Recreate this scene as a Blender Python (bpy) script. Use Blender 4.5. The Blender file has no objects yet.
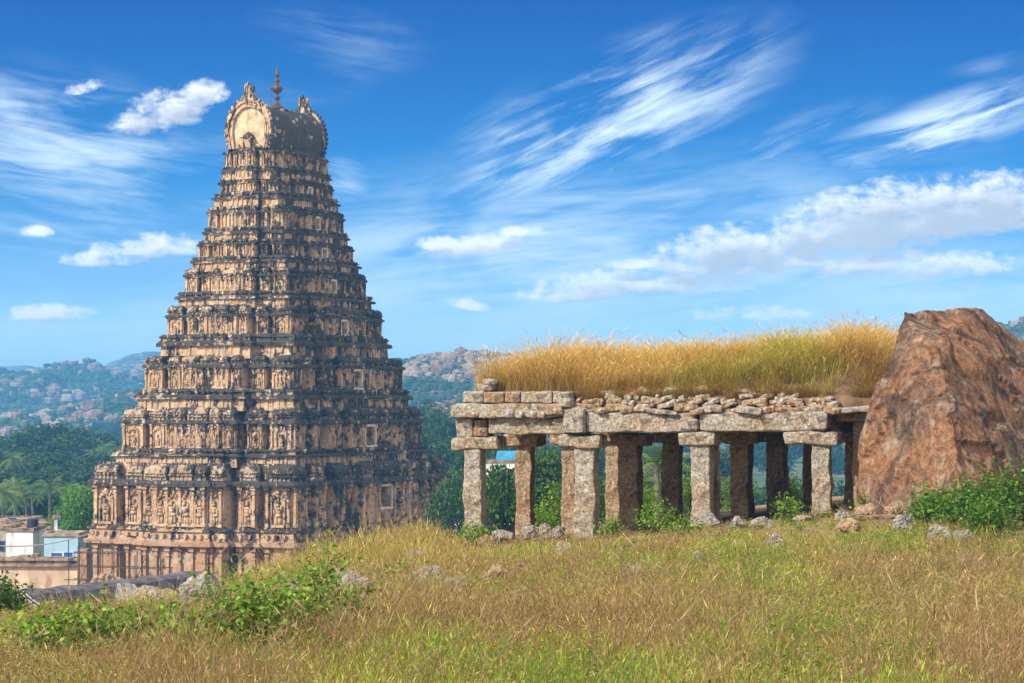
# Old stepped gateway tower, ruined pillared hall and boulder on a grassy hill
HAZE_COL = (.15, .54, 1.0, 1); HAZE_D = .00033
SUN_OFF = 27.0; SUN_EL = 37.0; SUN_E = 3.9
SKY_K = 4.0; SKY_SAT = 1.2; SKY_E = .125; EXPO = 0.66
CL_DK = (3.0, 3.3, 3.8); CL_LT = (6.3, 6.35, 6.4); CL_WISP = (4.8, 5.7, 6.3); CL_FILL = (11.0, 10.2, 9.3)
SKY_TOP = (.0, .36, .90, 1); SKY_MID = (.16, .76, 1.02, 1)
import bpy, bmesh, math, random
import numpy as np
from mathutils import Vector, Matrix, noise as mnoise

S = bpy.context.scene
COL = S.collection
R = math.radians
F = 2500.0            # focal length in pixels of the 1024 wide frame
EYE = 20.0
HOR = 400.0

def PX(px, Y): return (px - 512.0) / F * Y
def PZ(py, Y): return EYE - (py - HOR) / F * Y

# ------------------------------------------------------------------ numpy noise
def _hash(ix, iy, seed):
    h = (ix.astype(np.int64) * 374761393 + iy.astype(np.int64) * 668265263 + seed * 974634777) & 0x7fffffff
    h = ((h ^ (h >> 13)) * 1274126177) & 0x7fffffff
    h = h ^ (h >> 16)
    return (h & 0xffff) / 65535.0
def vnoise(x, y, seed=0):
    x = np.asarray(x, float); y = np.asarray(y, float)
    ix = np.floor(x); iy = np.floor(y)
    fx = x - ix; fy = y - iy
    fx = fx * fx * (3 - 2 * fx); fy = fy * fy * (3 - 2 * fy)
    a = _hash(ix, iy, seed); b = _hash(ix + 1, iy, seed)
    c = _hash(ix, iy + 1, seed); d = _hash(ix + 1, iy + 1, seed)
    return (a * (1 - fx) + b * fx) * (1 - fy) + (c * (1 - fx) + d * fx) * fy
def fbm(x, y, seed=0, oct=4):
    s = 0; a = .5; t = 0
    for k in range(oct):
        s = s + a * vnoise(x * 2 ** k, y * 2 ** k, seed + 17 * k); t += a; a *= .5
    return s / t
def sstep(a, b, x):
    t = np.clip((x - a) / (b - a), 0, 1)
    return t * t * (3 - 2 * t)

# ------------------------------------------------------------------ ground height
_XE = ([-20, 20, 28, 36, 44, 52, 62, 70, 76, 84, 92, 100], [-14, -14, -9.5, -6.6, -6.2, -6.4, -5.0, -2.5, 1, 10, 24, 60])
def ground_z(X, Y):
    X = np.asarray(X, float); Y = np.asarray(Y, float)
    zp = 17.7 - 0.0305 * (Y - 20) + 0.100 * np.maximum(X + 1, 0) * sstep(32, 58, Y) - .12 * sstep(32, 56, Y)
    zp = zp - .12 * np.clip(-3.0 - X, 0, 8) * sstep(15, 30, Y)
    zp = np.where(X > 14, zp - .02 * (X - 14), zp)
    zp = zp + .22 * (fbm(X * .35, Y * .35, 5, 3) - .5) * sstep(8, 20, Y)
    yk = np.array([-50, 0, 33, 150, 190, 225, 245, 300, 9000.]); zk = np.array([18, 17.9, 17.0, 6.9, 3.6, 1.2, .6, 0, 0])
    zf = np.interp(Y, yk, zk) + .8 * (fbm(X * .09, Y * .09, 9, 3) - .5) * sstep(20, 60, Y)
    xe = np.interp(Y, _XE[0], _XE[1])
    w = sstep(-1.5, 3.0, X - xe) * (1 - sstep(94, 104, Y))
    zf = np.where(Y < 110, np.minimum(zf, zp + .3), zf)
    z = zf * (1 - w) + zp * w
    z = z + .15 * np.exp(-((X + 2.9) / 1.5) ** 2 - ((Y - 63) / 6.0) ** 2)
    far = sstep(400, 1500, Y)
    return z + far * 6 * (fbm(X * .004, Y * .004, 3, 3) - .45)
def gz(X, Y): return float(ground_z(np.array([X]), np.array([Y]))[0])

# ------------------------------------------------------------------ objects
def link(o): COL.objects.link(o); return o
def tag(o, label=None, cat=None, group=None, kind=None):
    if label: o['label'] = label
    if cat: o['category'] = cat
    if group: o['group'] = group
    if kind: o['kind'] = kind
    return o
def empty(name, loc, rz=0, label=None, cat=None, group=None):
    o = bpy.data.objects.new(name, None); link(o)
    o.empty_display_size = .2
    o.location = loc; o.rotation_euler = (0, 0, rz)
    return tag(o, label, cat, group)

class MB:
    """collects vertices and faces of one mesh; w is a per-vertex wear value"""
    def __init__(s): s.v = []; s.f = []; s.w = []; s.c = []
    def add(s, vs, fs, w=0.0):
        n = len(s.v); s.v.extend(vs); s.w.extend([w] * len(vs))
        s.f.extend([tuple(i + n for i in f) for f in fs])
    def obox(s, o, ax, ay, az, w=0.0, taper=1.0):
        """box from centre o with half axis vectors"""
        vs = []
        for k in (-1, 1):
            t = taper if k > 0 else 1
            for i, j in ((-1, -1), (1, -1), (1, 1), (-1, 1)):
                vs.append((o[0] + ax[0] * i * t + ay[0] * j * t + az[0] * k, o[1] + ax[1] * i * t + ay[1] * j * t + az[1] * k, o[2] + ax[2] * i * t + ay[2] * j * t + az[2] * k))
        s.add(vs, [(3, 2, 1, 0), (4, 5, 6, 7), (0, 1, 5, 4), (1, 2, 6, 5), (2, 3, 7, 6), (3, 0, 4, 7)], w)
    def box(s, x0, x1, y0, y1, z0, z1, w=0.0, taper=1.0):
        s.obox(((x0 + x1) / 2, (y0 + y1) / 2, (z0 + z1) / 2), ((x1 - x0) / 2, 0, 0), (0, (y1 - y0) / 2, 0), (0, 0, (z1 - z0) / 2), w, taper)
    def tube(s, pts, rad, n=6, w=0.0, cap=True):
        P = [Vector(p) for p in pts]; m = len(P); rings = []
        base = len(s.v)
        for i in range(m):
            d = (P[min(i + 1, m - 1)] - P[max(i - 1, 0)]).normalized()
            a = d.cross(Vector((0, 0, 1)))
            if a.length < .05: a = d.cross(Vector((1, 0, 0)))
            a.normalize(); b = d.cross(a)
            r = rad[i] if hasattr(rad, '__len__') else rad
            for k in range(n):
                t = 2 * math.pi * k / n
                q = P[i] + (a * math.cos(t) + b * math.sin(t)) * r
                s.v.append(tuple(q)); s.w.append(w)
        for i in range(m - 1):
            for k in range(n):
                k2 = (k + 1) % n
                s.f.append((base + i * n + k, base + (i + 1) * n + k, base + (i + 1) * n + k2, base + i * n + k2))
        if cap:
            s.f.append(tuple(base + k for k in range(n)))
            s.f.append(tuple(base + (m - 1) * n + k for k in reversed(range(n))))
    def lathe(s, c, prof, n=10, w=0.0, sx=1, sy=1):
        base = len(s.v)
        for (r, z) in prof:
            for k in range(n):
                t = 2 * math.pi * k / n
                s.v.append((c[0] + r * sx * math.cos(t), c[1] + r * sy * math.sin(t), c[2] + z)); s.w.append(w)
        for i in range(len(prof) - 1):
            for k in range(n):
                k2 = (k + 1) % n
                s.f.append((base + i * n + k, base + i * n + k2, base + (i + 1) * n + k2, base + (i + 1) * n + k))
        s.f.append(tuple(base + k for k in reversed(range(n))))
        s.f.append(tuple(base + (len(prof) - 1) * n + k for k in range(n)))
    def blob(s, c, rx, ry, rz, rng, w=0.0, jit=.18):
        for_ = [(0, 0, 1), (0, 0, -1)]
        vs = []
        for zz, m in ((.6, 6), (-.6, 6)):
            rr = math.sqrt(1 - zz * zz)
            for k in range(m):
                t = 2 * math.pi * (k + (.5 if zz < 0 else 0)) / m
                vs.append((rr * math.cos(t), rr * math.sin(t), zz))
        vs = [(0, 0, 1)] + vs[:6] + vs[6:] + [(0, 0, -1)]
        fs = []
        for k in range(6):
            k2 = (k + 1) % 6
            fs.append((0, 1 + k, 1 + k2)); fs.append((1 + k, 7 + k, 1 + k2)); fs.append((1 + k2, 7 + k, 7 + k2)); fs.append((13, 7 + k2, 7 + k))
        vs = [(c[0] + v[0] * rx * (1 + rng.uniform(-jit, jit)), c[1] + v[1] * ry * (1 + rng.uniform(-jit, jit)), c[2] + v[2] * rz * (1 + rng.uniform(-jit, jit))) for v in vs]
        s.add(vs, fs, w)
    def build(s, name, mat, parent=None, smooth=False, jit=0.0, seed=1, recalc=False):
        me = bpy.data.meshes.new(name)
        v = np.array(s.v, dtype=np.float32)
        if jit:
            rs = np.random.RandomState(seed); v = v + rs.uniform(-jit, jit, v.shape).astype(np.float32)
        me.from_pydata(v.tolist(), [], s.f)
        if any(s.w):
            at = me.attributes.new('wear', 'FLOAT', 'POINT'); at.data.foreach_set('value', np.array(s.w, dtype=np.float32))
        me.update()
        if recalc:
            bm = bmesh.new(); bm.from_mesh(me); bmesh.ops.recalc_face_normals(bm, faces=bm.faces); bm.to_mesh(me); bm.free()
        if smooth: me.shade_smooth()
        me.materials.append(mat)
        o = bpy.data.objects.new(name, me); link(o)
        if parent: o.parent = parent
        return o

def mesh_np(name, verts, faces_list, mat, col=None, parent=None, smooth=False):
    """fast mesh from numpy arrays; faces_list: list of (n,k) int arrays"""
    me = bpy.data.meshes.new(name)
    nv = len(verts); me.vertices.add(nv)
    me.vertices.foreach_set('co', np.asarray(verts, np.float32).ravel())
    li = np.concatenate([f.ravel() for f in faces_list]).astype(np.int32)
    ls = []; st = 0
    for f in faces_list:
        k = f.shape[1]; ls.append(st + np.arange(len(f)) * k); st += f.size
    ls = np.concatenate(ls).astype(np.int32)
    me.loops.add(len(li)); me.loops.foreach_set('vertex_index', li)
    me.polygons.add(len(ls)); me.polygons.foreach_set('loop_start', ls)
    if col is not None:
        at = me.attributes.new('col', 'FLOAT_COLOR', 'POINT')
        c = np.ones((nv, 4), np.float32); c[:, :3] = col
        at.data.foreach_set('color', c.ravel())
    me.update(calc_edges=True)
    me.validate()
    if smooth: me.shade_smooth()
    me.materials.append(mat)
    o = bpy.data.objects.new(name, me); link(o)
    if parent: o.parent = parent
    return o

# ------------------------------------------------------------------ materials
class NT:
    def __init__(s, tree): s.t = tree; s.n = tree.nodes; s.l = tree.links
    def new(s, typ, **kw):
        n = s.n.new(typ)
        for k, v in kw.items(): setattr(n, k, v)
        return n
    def put(s, sock, val):
        if isinstance(val, bpy.types.NodeSocket): s.l.new(val, sock)
        elif val is not None:
            if hasattr(sock, 'default_value'):
                if hasattr(val, '__len__') and len(val) == 3 and sock.type == 'RGBA': val = (*val, 1)
                sock.default_value = val
    def math(s, op, a, b=None, c=None, clamp=False):
        n = s.new('ShaderNodeMath', operation=op, use_clamp=clamp)
        s.put(n.inputs[0], a)
        if b is not None: s.put(n.inputs[1], b)
        if c is not None: s.put(n.inputs[2], c)
        return n.outputs[0]
    def vmath(s, op, a, b=None):
        n = s.new('ShaderNodeVectorMath', operation=op); s.put(n.inputs[0], a)
        if b is not None: s.put(n.inputs[1], b)
        return n.outputs[0]
    def noise(s, vec, scale, detail=4, rough=.55, dist=0.0):
        n = s.new('ShaderNodeTexNoise'); s.put(n.inputs['Vector'], vec)
        n.inputs['Scale'].default_value = scale; n.inputs['Detail'].default_value = detail
        n.inputs['Roughness'].default_value = rough; n.inputs['Distortion'].default_value = dist
        return n.outputs['Fac']
    def voro(s, vec, scale, feature='F1', out='Distance'):
        n = s.new('ShaderNodeTexVoronoi', feature=feature); s.put(n.inputs['Vector'], vec)
        n.inputs['Scale'].default_value = scale
        return n.outputs[out]
    def ss(s, x, a, b, lo=0.0, hi=1.0):
        n = s.new('ShaderNodeMapRange', interpolation_type='SMOOTHSTEP')
        s.put(n.inputs[0], x); n.inputs[1].default_value = a; n.inputs[2].default_value = b
        n.inputs[3].default_value = lo; n.inputs[4].default_value = hi
        return n.outputs[0]
    def mix(s, f, a, b, typ='MIX'):
        n = s.new('ShaderNodeMix', data_type='RGBA', blend_type=typ)
        s.put(n.inputs[0], f); s.put(n.inputs[6], a); s.put(n.inputs[7], b)
        return n.outputs[2]
    def scale(s, vec, sc):
        n = s.new('ShaderNodeMapping'); s.put(n.inputs[0], vec); n.inputs['Scale'].default_value = sc
        return n.outputs[0]
    def attr(s, name):
        n = s.new('ShaderNodeAttribute'); n.attribute_name = name; return n
    def bump(s, h, strength=.5, dist=.05):
        n = s.new('ShaderNodeBump'); s.put(n.inputs['Height'], h)
        n.inputs['Strength'].default_value = strength; n.inputs['Distance'].default_value = dist
        return n.outputs[0]
def mat_new(name):
    m = bpy.data.materials.new(name); m.use_nodes = True
    t = NT(m.node_tree); b = m.node_tree.nodes['Principled BSDF']
    b.inputs['Roughness'].default_value = .85
    b.inputs['Specular IOR Level'].default_value = .25
    return m, t, b
def simple(name, col, var=.25, scale=3.0, rough=.85, dirt=None, metal=0):
    m, t, b = mat_new(name)
    co = t.new('ShaderNodeTexCoord').outputs['Object']
    n = t.noise(co, scale, 5)
    c2 = tuple(c * (1 - var * 1.6) for c in col); c3 = tuple(min(1, c * (1 + var)) for c in col)
    c = t.mix(t.ss(n, .3, .7), c2, c3)
    if dirt:
        d = t.noise(t.scale(co, (1, 1, .3)), scale * 1.7, 6)
        c = t.mix(t.ss(d, .5, .68), c, dirt)
    t.put(b.inputs['Base Color'], c); b.inputs['Roughness'].default_value = rough
    b.inputs['Metallic'].default_value = metal
    t.put(b.inputs['Normal'], t.bump(t.noise(co, scale * 4, 6), .4, .03))
    return m

def tower_mat(name, base, base2, gap_col, th=0.0):
    """old lime plaster over brick: ochre wall, black growth on ledges and the long weather side, pale lichen"""
    m, t, b = mat_new(name)
    tc = t.new('ShaderNodeTexCoord'); co = tc.outputs['Object']
    w = t.attr('wear').outputs['Fac']
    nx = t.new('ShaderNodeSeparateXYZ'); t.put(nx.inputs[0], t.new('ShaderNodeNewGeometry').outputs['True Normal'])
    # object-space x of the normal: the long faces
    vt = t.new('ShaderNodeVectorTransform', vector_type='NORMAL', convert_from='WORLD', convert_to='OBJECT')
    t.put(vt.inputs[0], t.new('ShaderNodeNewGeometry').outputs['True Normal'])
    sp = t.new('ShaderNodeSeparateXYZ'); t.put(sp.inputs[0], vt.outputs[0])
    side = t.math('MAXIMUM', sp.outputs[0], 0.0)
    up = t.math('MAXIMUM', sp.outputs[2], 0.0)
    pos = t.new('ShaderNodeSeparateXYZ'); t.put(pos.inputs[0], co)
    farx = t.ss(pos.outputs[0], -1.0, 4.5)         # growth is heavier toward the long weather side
    # long dark columns down the taper: growth plus recess shade put into the colour
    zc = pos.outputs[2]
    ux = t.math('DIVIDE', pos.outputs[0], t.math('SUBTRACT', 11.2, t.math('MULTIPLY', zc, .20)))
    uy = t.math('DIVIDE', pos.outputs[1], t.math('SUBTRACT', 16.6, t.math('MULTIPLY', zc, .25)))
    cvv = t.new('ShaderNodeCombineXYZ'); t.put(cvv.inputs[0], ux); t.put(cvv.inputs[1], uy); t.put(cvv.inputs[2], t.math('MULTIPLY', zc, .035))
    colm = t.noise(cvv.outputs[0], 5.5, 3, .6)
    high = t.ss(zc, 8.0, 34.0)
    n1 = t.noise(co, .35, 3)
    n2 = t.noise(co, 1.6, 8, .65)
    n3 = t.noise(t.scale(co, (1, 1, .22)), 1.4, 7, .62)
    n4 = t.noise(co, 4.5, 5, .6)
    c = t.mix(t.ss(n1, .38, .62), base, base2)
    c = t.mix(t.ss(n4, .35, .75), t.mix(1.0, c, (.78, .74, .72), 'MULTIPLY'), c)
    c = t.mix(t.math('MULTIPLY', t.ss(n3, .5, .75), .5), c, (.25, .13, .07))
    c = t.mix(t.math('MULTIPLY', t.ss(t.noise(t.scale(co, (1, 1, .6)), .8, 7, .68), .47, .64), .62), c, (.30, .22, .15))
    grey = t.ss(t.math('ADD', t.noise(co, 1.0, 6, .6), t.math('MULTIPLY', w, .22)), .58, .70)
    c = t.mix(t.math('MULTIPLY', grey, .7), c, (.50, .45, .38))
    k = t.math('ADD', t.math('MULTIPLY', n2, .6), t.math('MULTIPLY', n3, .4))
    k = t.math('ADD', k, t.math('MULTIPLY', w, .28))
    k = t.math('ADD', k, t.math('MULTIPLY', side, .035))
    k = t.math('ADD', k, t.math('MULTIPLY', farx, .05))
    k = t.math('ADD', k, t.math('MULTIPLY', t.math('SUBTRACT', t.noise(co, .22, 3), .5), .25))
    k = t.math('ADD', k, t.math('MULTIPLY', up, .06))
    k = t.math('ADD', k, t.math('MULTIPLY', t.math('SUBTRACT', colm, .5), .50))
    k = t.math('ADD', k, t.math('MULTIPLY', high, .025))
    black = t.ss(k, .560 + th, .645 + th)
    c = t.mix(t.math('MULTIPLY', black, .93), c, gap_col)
    t.put(b.inputs['Base Color'], c); b.inputs['Roughness'].default_value = .92
    h = t.math('ADD', t.noise(co, 3.0, 8, .7), t.math('MULTIPLY', t.voro(t.scale(co, (1, 1, .7)), 3.2), .5))
    t.put(b.inputs['Normal'], t.bump(h, .75, .22))
    return m

def rock_mat(name, ca, cb, light, dark, sc=1.0, crack=.5, streak=(1, 1, 1), lines=0.0):
    m, t, b = mat_new(name)
    co = t.new('ShaderNodeTexCoord').outputs['Object']
    cs = t.scale(co, streak)
    n1 = t.noise(cs, .6 * sc, 5, .6); n2 = t.noise(cs, 2.2 * sc, 8, .65, .4); n3 = t.noise(co, 9 * sc, 8, .7)
    c = t.mix(t.ss(n1, .42, .58), ca, cb)
    c = t.mix(t.math('MULTIPLY', t.ss(n2, .50, .62), .75), c, light)
    c = t.mix(t.math('MULTIPLY', t.ss(t.noise(cs, 1.3 * sc, 8, .68, .6), .52, .64), .85), c, dark)
    c = t.mix(t.ss(n3, .34, .66), t.mix(1.0, c, (.50, .47, .44), 'MULTIPLY'), t.mix(1.0, c, (1.25, 1.25, 1.25), 'MULTIPLY'))
    sp = t.noise(co, 30 * sc, 4, .6)
    c = t.mix(t.ss(sp, .60, .70), c, t.mix(1.0, c, (.35, .33, .3), 'MULTIPLY'))
    h = t.math('ADD', t.math('MULTIPLY', n3, 1.0), t.math('MULTIPLY', n2, 2.0))
    h = t.math('ADD', h, t.math('MULTIPLY', sp, .4))
    if lines:
        wv = t.vmath('ADD', cs, t.vmath('MULTIPLY', t.new('ShaderNodeTexNoise').outputs['Color'], (.0, .0, .0)))
        dn = t.new('ShaderNodeTexNoise'); t.put(dn.inputs['Vector'], co); dn.inputs['Scale'].default_value = 1.2; dn.inputs['Detail'].default_value = 5
        wv = t.vmath('ADD', cs, t.vmath('MULTIPLY', dn.outputs['Color'], (.9, .9, .9)))
        e = t.voro(wv, lines, 'DISTANCE_TO_EDGE')
        ck = t.ss(e, 0.0, .035)
        c = t.mix(ck, t.mix(.75, c, dark), c)
        h = t.math('ADD', h, t.math('MULTIPLY', t.ss(e, 0, .08), 2.0))
    t.put(b.inputs['Base Color'], c); b.inputs['Roughness'].default_value = .9
    t.put(b.inputs['Normal'], t.bump(h, crack, .07 / sc))
    return m

def leaf_mat(name, transl=.35, attr=True, tint=(1, 1, 1), rough=.55):
    m = bpy.data.materials.new(name); m.use_nodes = True
    t = NT(m.node_tree); t.n.clear()
    out = t.new('ShaderNodeOutputMaterial')
    c = t.attr('col').outputs['Color']
    p = t.new('ShaderNodeBsdfPrincipled'); t.put(p.inputs['Base Color'], c); p.inputs['Roughness'].default_value = rough
    p.inputs['Specular IOR Level'].default_value = .25
    tr = t.new('ShaderNodeBsdfTranslucent')
    t.put(tr.inputs['Color'], t.mix(1.0, c, (1.25 * tint[0], 1.2 * tint[1], .8 * tint[2]), 'MULTIPLY'))
    mx = t.new('ShaderNodeMixShader'); mx.inputs[0].default_value = transl
    t.l.new(p.outputs[0], mx.inputs[1]); t.l.new(tr.outputs[0], mx.inputs[2]); t.l.new(mx.outputs[0], out.inputs[0])
    return m

M = {}
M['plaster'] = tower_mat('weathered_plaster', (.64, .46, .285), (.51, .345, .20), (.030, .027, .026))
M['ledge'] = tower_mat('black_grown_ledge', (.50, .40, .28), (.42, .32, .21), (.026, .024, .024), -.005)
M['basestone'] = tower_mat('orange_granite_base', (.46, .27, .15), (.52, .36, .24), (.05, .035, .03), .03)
M['gableplaster'] = simple('cream_gable_plaster', (.52, .39, .25), .2, 1.2, dirt=(.24, .165, .10))
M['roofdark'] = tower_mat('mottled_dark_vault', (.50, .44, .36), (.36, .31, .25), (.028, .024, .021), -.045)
M['jambstone'] = simple('pale_door_jamb', (.60, .52, .41), .15, 2)
M['finial'] = simple('dark_metal_finial', (.09, .05, .035), .3, 4, .5)
M['granite'] = rock_mat('grey_tan_granite', (.38, .335, .27), (.35, .27, .18), (.52, .48, .41), (.10, .075, .055), 1.9, 1.0)
M['granite_grey'] = rock_mat('grey_granite', (.32, .30, .27), (.38, .32, .25), (.48, .46, .42), (.09, .08, .07), 1.9, 1.0)
M['granite_warm'] = rock_mat('brown_granite', (.40, .29, .18), (.34, .215, .12), (.50, .41, .30), (.10, .065, .045), 1.7, 1.0)
M['boulder'] = rock_mat('orange_brown_boulder', (.27, .135, .068), (.17, .105, .07), (.31, .235, .165), (.065, .04, .03), .75, .9, lines=.42)
M['hillrock'] = rock_mat('hill_boulder_stone', (.46, .33, .25), (.38, .27, .2), (.55, .45, .36), (.12, .1, .08), .05, .6)
M['leaf'] = leaf_mat('green_leaf')
M['grass'] = leaf_mat('grass_blade', .4)
M['bark'] = simple('brown_bark', (.12, .085, .055), .3, 6)
M['palebark'] = simple('grey_palm_bark', (.2, .17, .13), .3, 4)
M['whitewash'] = simple('whitewashed_wall', (.72, .72, .70), .08, .6, dirt=(.42, .38, .33))
M['bluewash'] = simple('blue_painted_wall', (.35, .55, .68), .08, .6, dirt=(.4, .42, .42))
M['tanwall'] = simple('tan_roof_concrete', (.40, .31, .24), .2, .7, dirt=(.16, .12, .1))
M['bluepaint'] = simple('blue_painted_wood', (.03, .13, .45), .15, 3)
M['bluetarp'] = simple('bright_blue_sheet', (.05, .27, .45), .2, 1)
M['darkpane'] = simple('dark_glass', (.03, .035, .04), .1, 3, .2)
M['creamwall'] = simple('cream_compound_wall', (.62, .46, .31), .14, .5, dirt=(.36, .24, .15))
M['wallcap'] = simple('dirty_wall_top', (.30, .21, .14), .35, .8, dirt=(.07, .055, .045))
M['slategrey'] = simple('dark_grey_stone_wall', (.115, .10, .105), .35, .9, dirt=(.03, .028, .03))
M['bamboo'] = simple('dark_bamboo', (.07, .05, .04), .2, 3)
M['wire'] = simple('pale_wire', (.55, .52, .48), .1, 3)
M['twig'] = simple('dry_twig', (.30, .20, .13), .2, 6)
# ================================================================== TOWER
TH = R(24.0)
TC = (-23.3, 248.0, 0.9)
tower = empty('temple_tower', TC, -TH, 'tall carved gateway tower in tapering ochre tiers, dark with growth, crowned by a vaulted roof', 'temple tower')
def tz(py, D): return 20 - (py - 400) * D / 2500.0 - TC[2]

def bays_short(h):   # half length h -> list (t0,t1,off,kind)
    half = [(1.0, .745, 0, 'c'), (.745, .665, -.8, 'r'), (.665, .485, .10, 'b'), (.485, .405, -.6, 'r'), (.405, .265, 1.1, 'n')]
    k = h / 10.66
    L = [(-a * h, -b * h, o * 1.3 * max(k, .45), d) for a, b, o, d in half]
    return L + [(-.265 * h, .265 * h, 1.9 * max(k, .35), 'C')] + [(b * h, a * h, o * 1.3 * max(k, .45), d) for a, b, o, d in reversed(half)]
def bays_long(h):
    half = [(1.0, .84, 0, 'c'), (.84, .775, -.9, 'r'), (.775, .645, .15, 'b'), (.645, .565, -1.0, 'r'), (.565, .38, .45, 'b'), (.38, .315, -.7, 'r')]
    k = h / 16.2
    L = [(-a * h, -b * h, o * 1.3 * max(k, .45), d) for a, b, o, d in half]
    return L + [(-.315 * h, .315 * h, 1.3 * max(k, .4), 'D')] + [(b * h, a * h, o * 1.3 * max(k, .45), d) for a, b, o, d in reversed(half)]
SIDES = ['F', 'R', 'B', 'L']
def side_xy(sd, t, out, hs, hl):
    if sd == 'F': return (t, -hl - out)
    if sd == 'R': return (hs + out, t)
    if sd == 'B': return (-t, hl + out)
    return (-hs - out, -t)
AX = {'F': ((1, 0), (0, -1)), 'R': ((0, 1), (1, 0)), 'B': ((-1, 0), (0, 1)), 'L': ((0, -1), (-1, 0))}
def contour(hs, hl, door=None, simple_=False):
    pts = []
    for sd in SIDES:
        L = bays_short(hs) if sd in 'FB' else bays_long(hl)
        for (a, b, o, k) in L:
            if door and k == 'D' and sd in 'RL':
                dw = door
                q = [(a, o), (-dw, o), (-dw, o - 1.6), (dw, o - 1.6), (dw, o), (b, o)]
            else: q = [(a, o), (b, o)]
            for (t, oo) in q:
                p = side_xy(sd, t, oo, hs, hl)
                if not pts or abs(p[0] - pts[-1][0]) + abs(p[1] - pts[-1][1]) > 1e-6: pts.append(p)
    if abs(pts[0][0] - pts[-1][0]) + abs(pts[0][1] - pts[-1][1]) < 1e-6: pts.pop()
    return pts
def offset(pts, o):
    n = len(pts); out = []
    for i in range(n):
        p, q, r = pts[i - 1], pts[i], pts[(i + 1) % n]
        def nr(a, b):
            dx, dy = b[0] - a[0], b[1] - a[1]; l = math.hypot(dx, dy) or 1
            return (dy / l, -dx / l)
        a, b = nr(p, q), nr(q, r)
        out.append((q[0] + o * (a[0] + b[0]), q[1] + o * (a[1] + b[1])))
    return out
def subdiv(pts, step):
    out = []
    for i in range(len(pts)):
        a, b = pts[i], pts[(i + 1) % len(pts)]
        n = max(1, int(math.hypot(b[0] - a[0], b[1] - a[1]) / step))
        for k in range(n): out.append((a[0] + (b[0] - a[0]) * k / n, a[1] + (b[1] - a[1]) * k / n))
    return out
def loft(mb, cont, prof, w=0.0, cap=True):
    """cont: rectilinear contour; prof: (z, offset[, w])"""
    rings = []; base = len(mb.v); n = len(cont)
    for pr in prof:
        ww = pr[2] if len(pr) > 2 else w
        for p in offset(cont, pr[1]):
            mb.v.append((p[0], p[1], pr[0])); mb.w.append(ww)
    for i in range(len(prof) - 1):
        for k in range(n):
            k2 = (k + 1) % n
            mb.f.append((base + i * n + k, base + i * n + k2, base + (i + 1) * n + k2, base + (i + 1) * n + k))
    if cap:
        mb.f.append(tuple(base + k for k in reversed(range(n))))
        mb.f.append(tuple(base + (len(prof) - 1) * n + k for k in range(n)))

def sbox(mb, sd, t0, t1, o0, o1, z0, z1, hs, hl, w=0.0, taper=1.0):
    a = side_xy(sd, (t0 + t1) / 2, (o0 + o1) / 2, hs, hl); (tx, ty), (ox, oy) = AX[sd]
    ht, ho, hz = (t1 - t0) / 2, (o1 - o0) / 2, (z1 - z0) / 2
    mb.obox((a[0], a[1], (z0 + z1) / 2), (tx * ht, ty * ht, 0), (-ox * ho, -oy * ho, 0), (0, 0, hz), w, taper)
def sblob(mb, sd, t, o, z, rt, ro, rz, hs, hl, rng, w=0.0):
    a = side_xy(sd, t, o, hs, hl)
    rx, ry = (rt, ro) if sd in 'FB' else (ro, rt)
    mb.blob((a[0], a[1], z), rx, ry, rz, rng, w)
def pilaster(mb, sd, t, o, z0, z1, wd, dp, hs, hl, w=0.0):
    h = z1 - z0
    sbox(mb, sd, t - wd * .75, t + wd * .75, o - .1, o + dp * 1.25, z0, z0 + h * .10, hs, hl, w)
    sbox(mb, sd, t - wd * .5, t + wd * .5, o - .1, o + dp, z0 + h * .10, z0 + h * .80, hs, hl, w)
    sbox(mb, sd, t - wd * .7, t + wd * .7, o - .1, o + dp * 1.2, z0 + h * .80, z0 + h * .86, hs, hl, w)
    sbox(mb, sd, t - wd * .45, t + wd * .45, o - .1, o + dp * .9, z0 + h * .86, z0 + h * .91, hs, hl, w)
    sbox(mb, sd, t - wd * 1.0, t + wd * 1.0, o - .1, o + dp * 1.5, z0 + h * .91, z1, hs, hl, w + .1)
def figure(mb, sd, t, o, z0, h, hs, hl, rng, w=0.0):
    """relief figure: two legs, hips, torso, arms, head with tall headdress"""
    s = h; lean = rng.uniform(-.04, .04) * s
    def bl(dt, do, z, rt, ro, rz): sblob(mb, sd, t + dt * s * .9, o + do * s, z0 + z * s, rt * s * 1.35, ro * s * 1.5, rz * s, hs, hl, rng, w)
    bl(-.08, .02, .19, .06, .07, .20); bl(.08, .02, .19, .06, .07, .20)
    bl(0, .03, .42, .13, .10, .09); bl(lean, .04, .58, .10, .09, .14); bl(lean, .04, .68, .15, .09, .06)
    for sg in (-1, 1):
        up = rng.random() < .4
        bl(sg * .17 + lean, .05, .72 if up else .55, .045, .06, .13)
    bl(lean, .06, .82, .06, .07, .07); bl(lean, .04, .92, .05, .05, .09)
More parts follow.
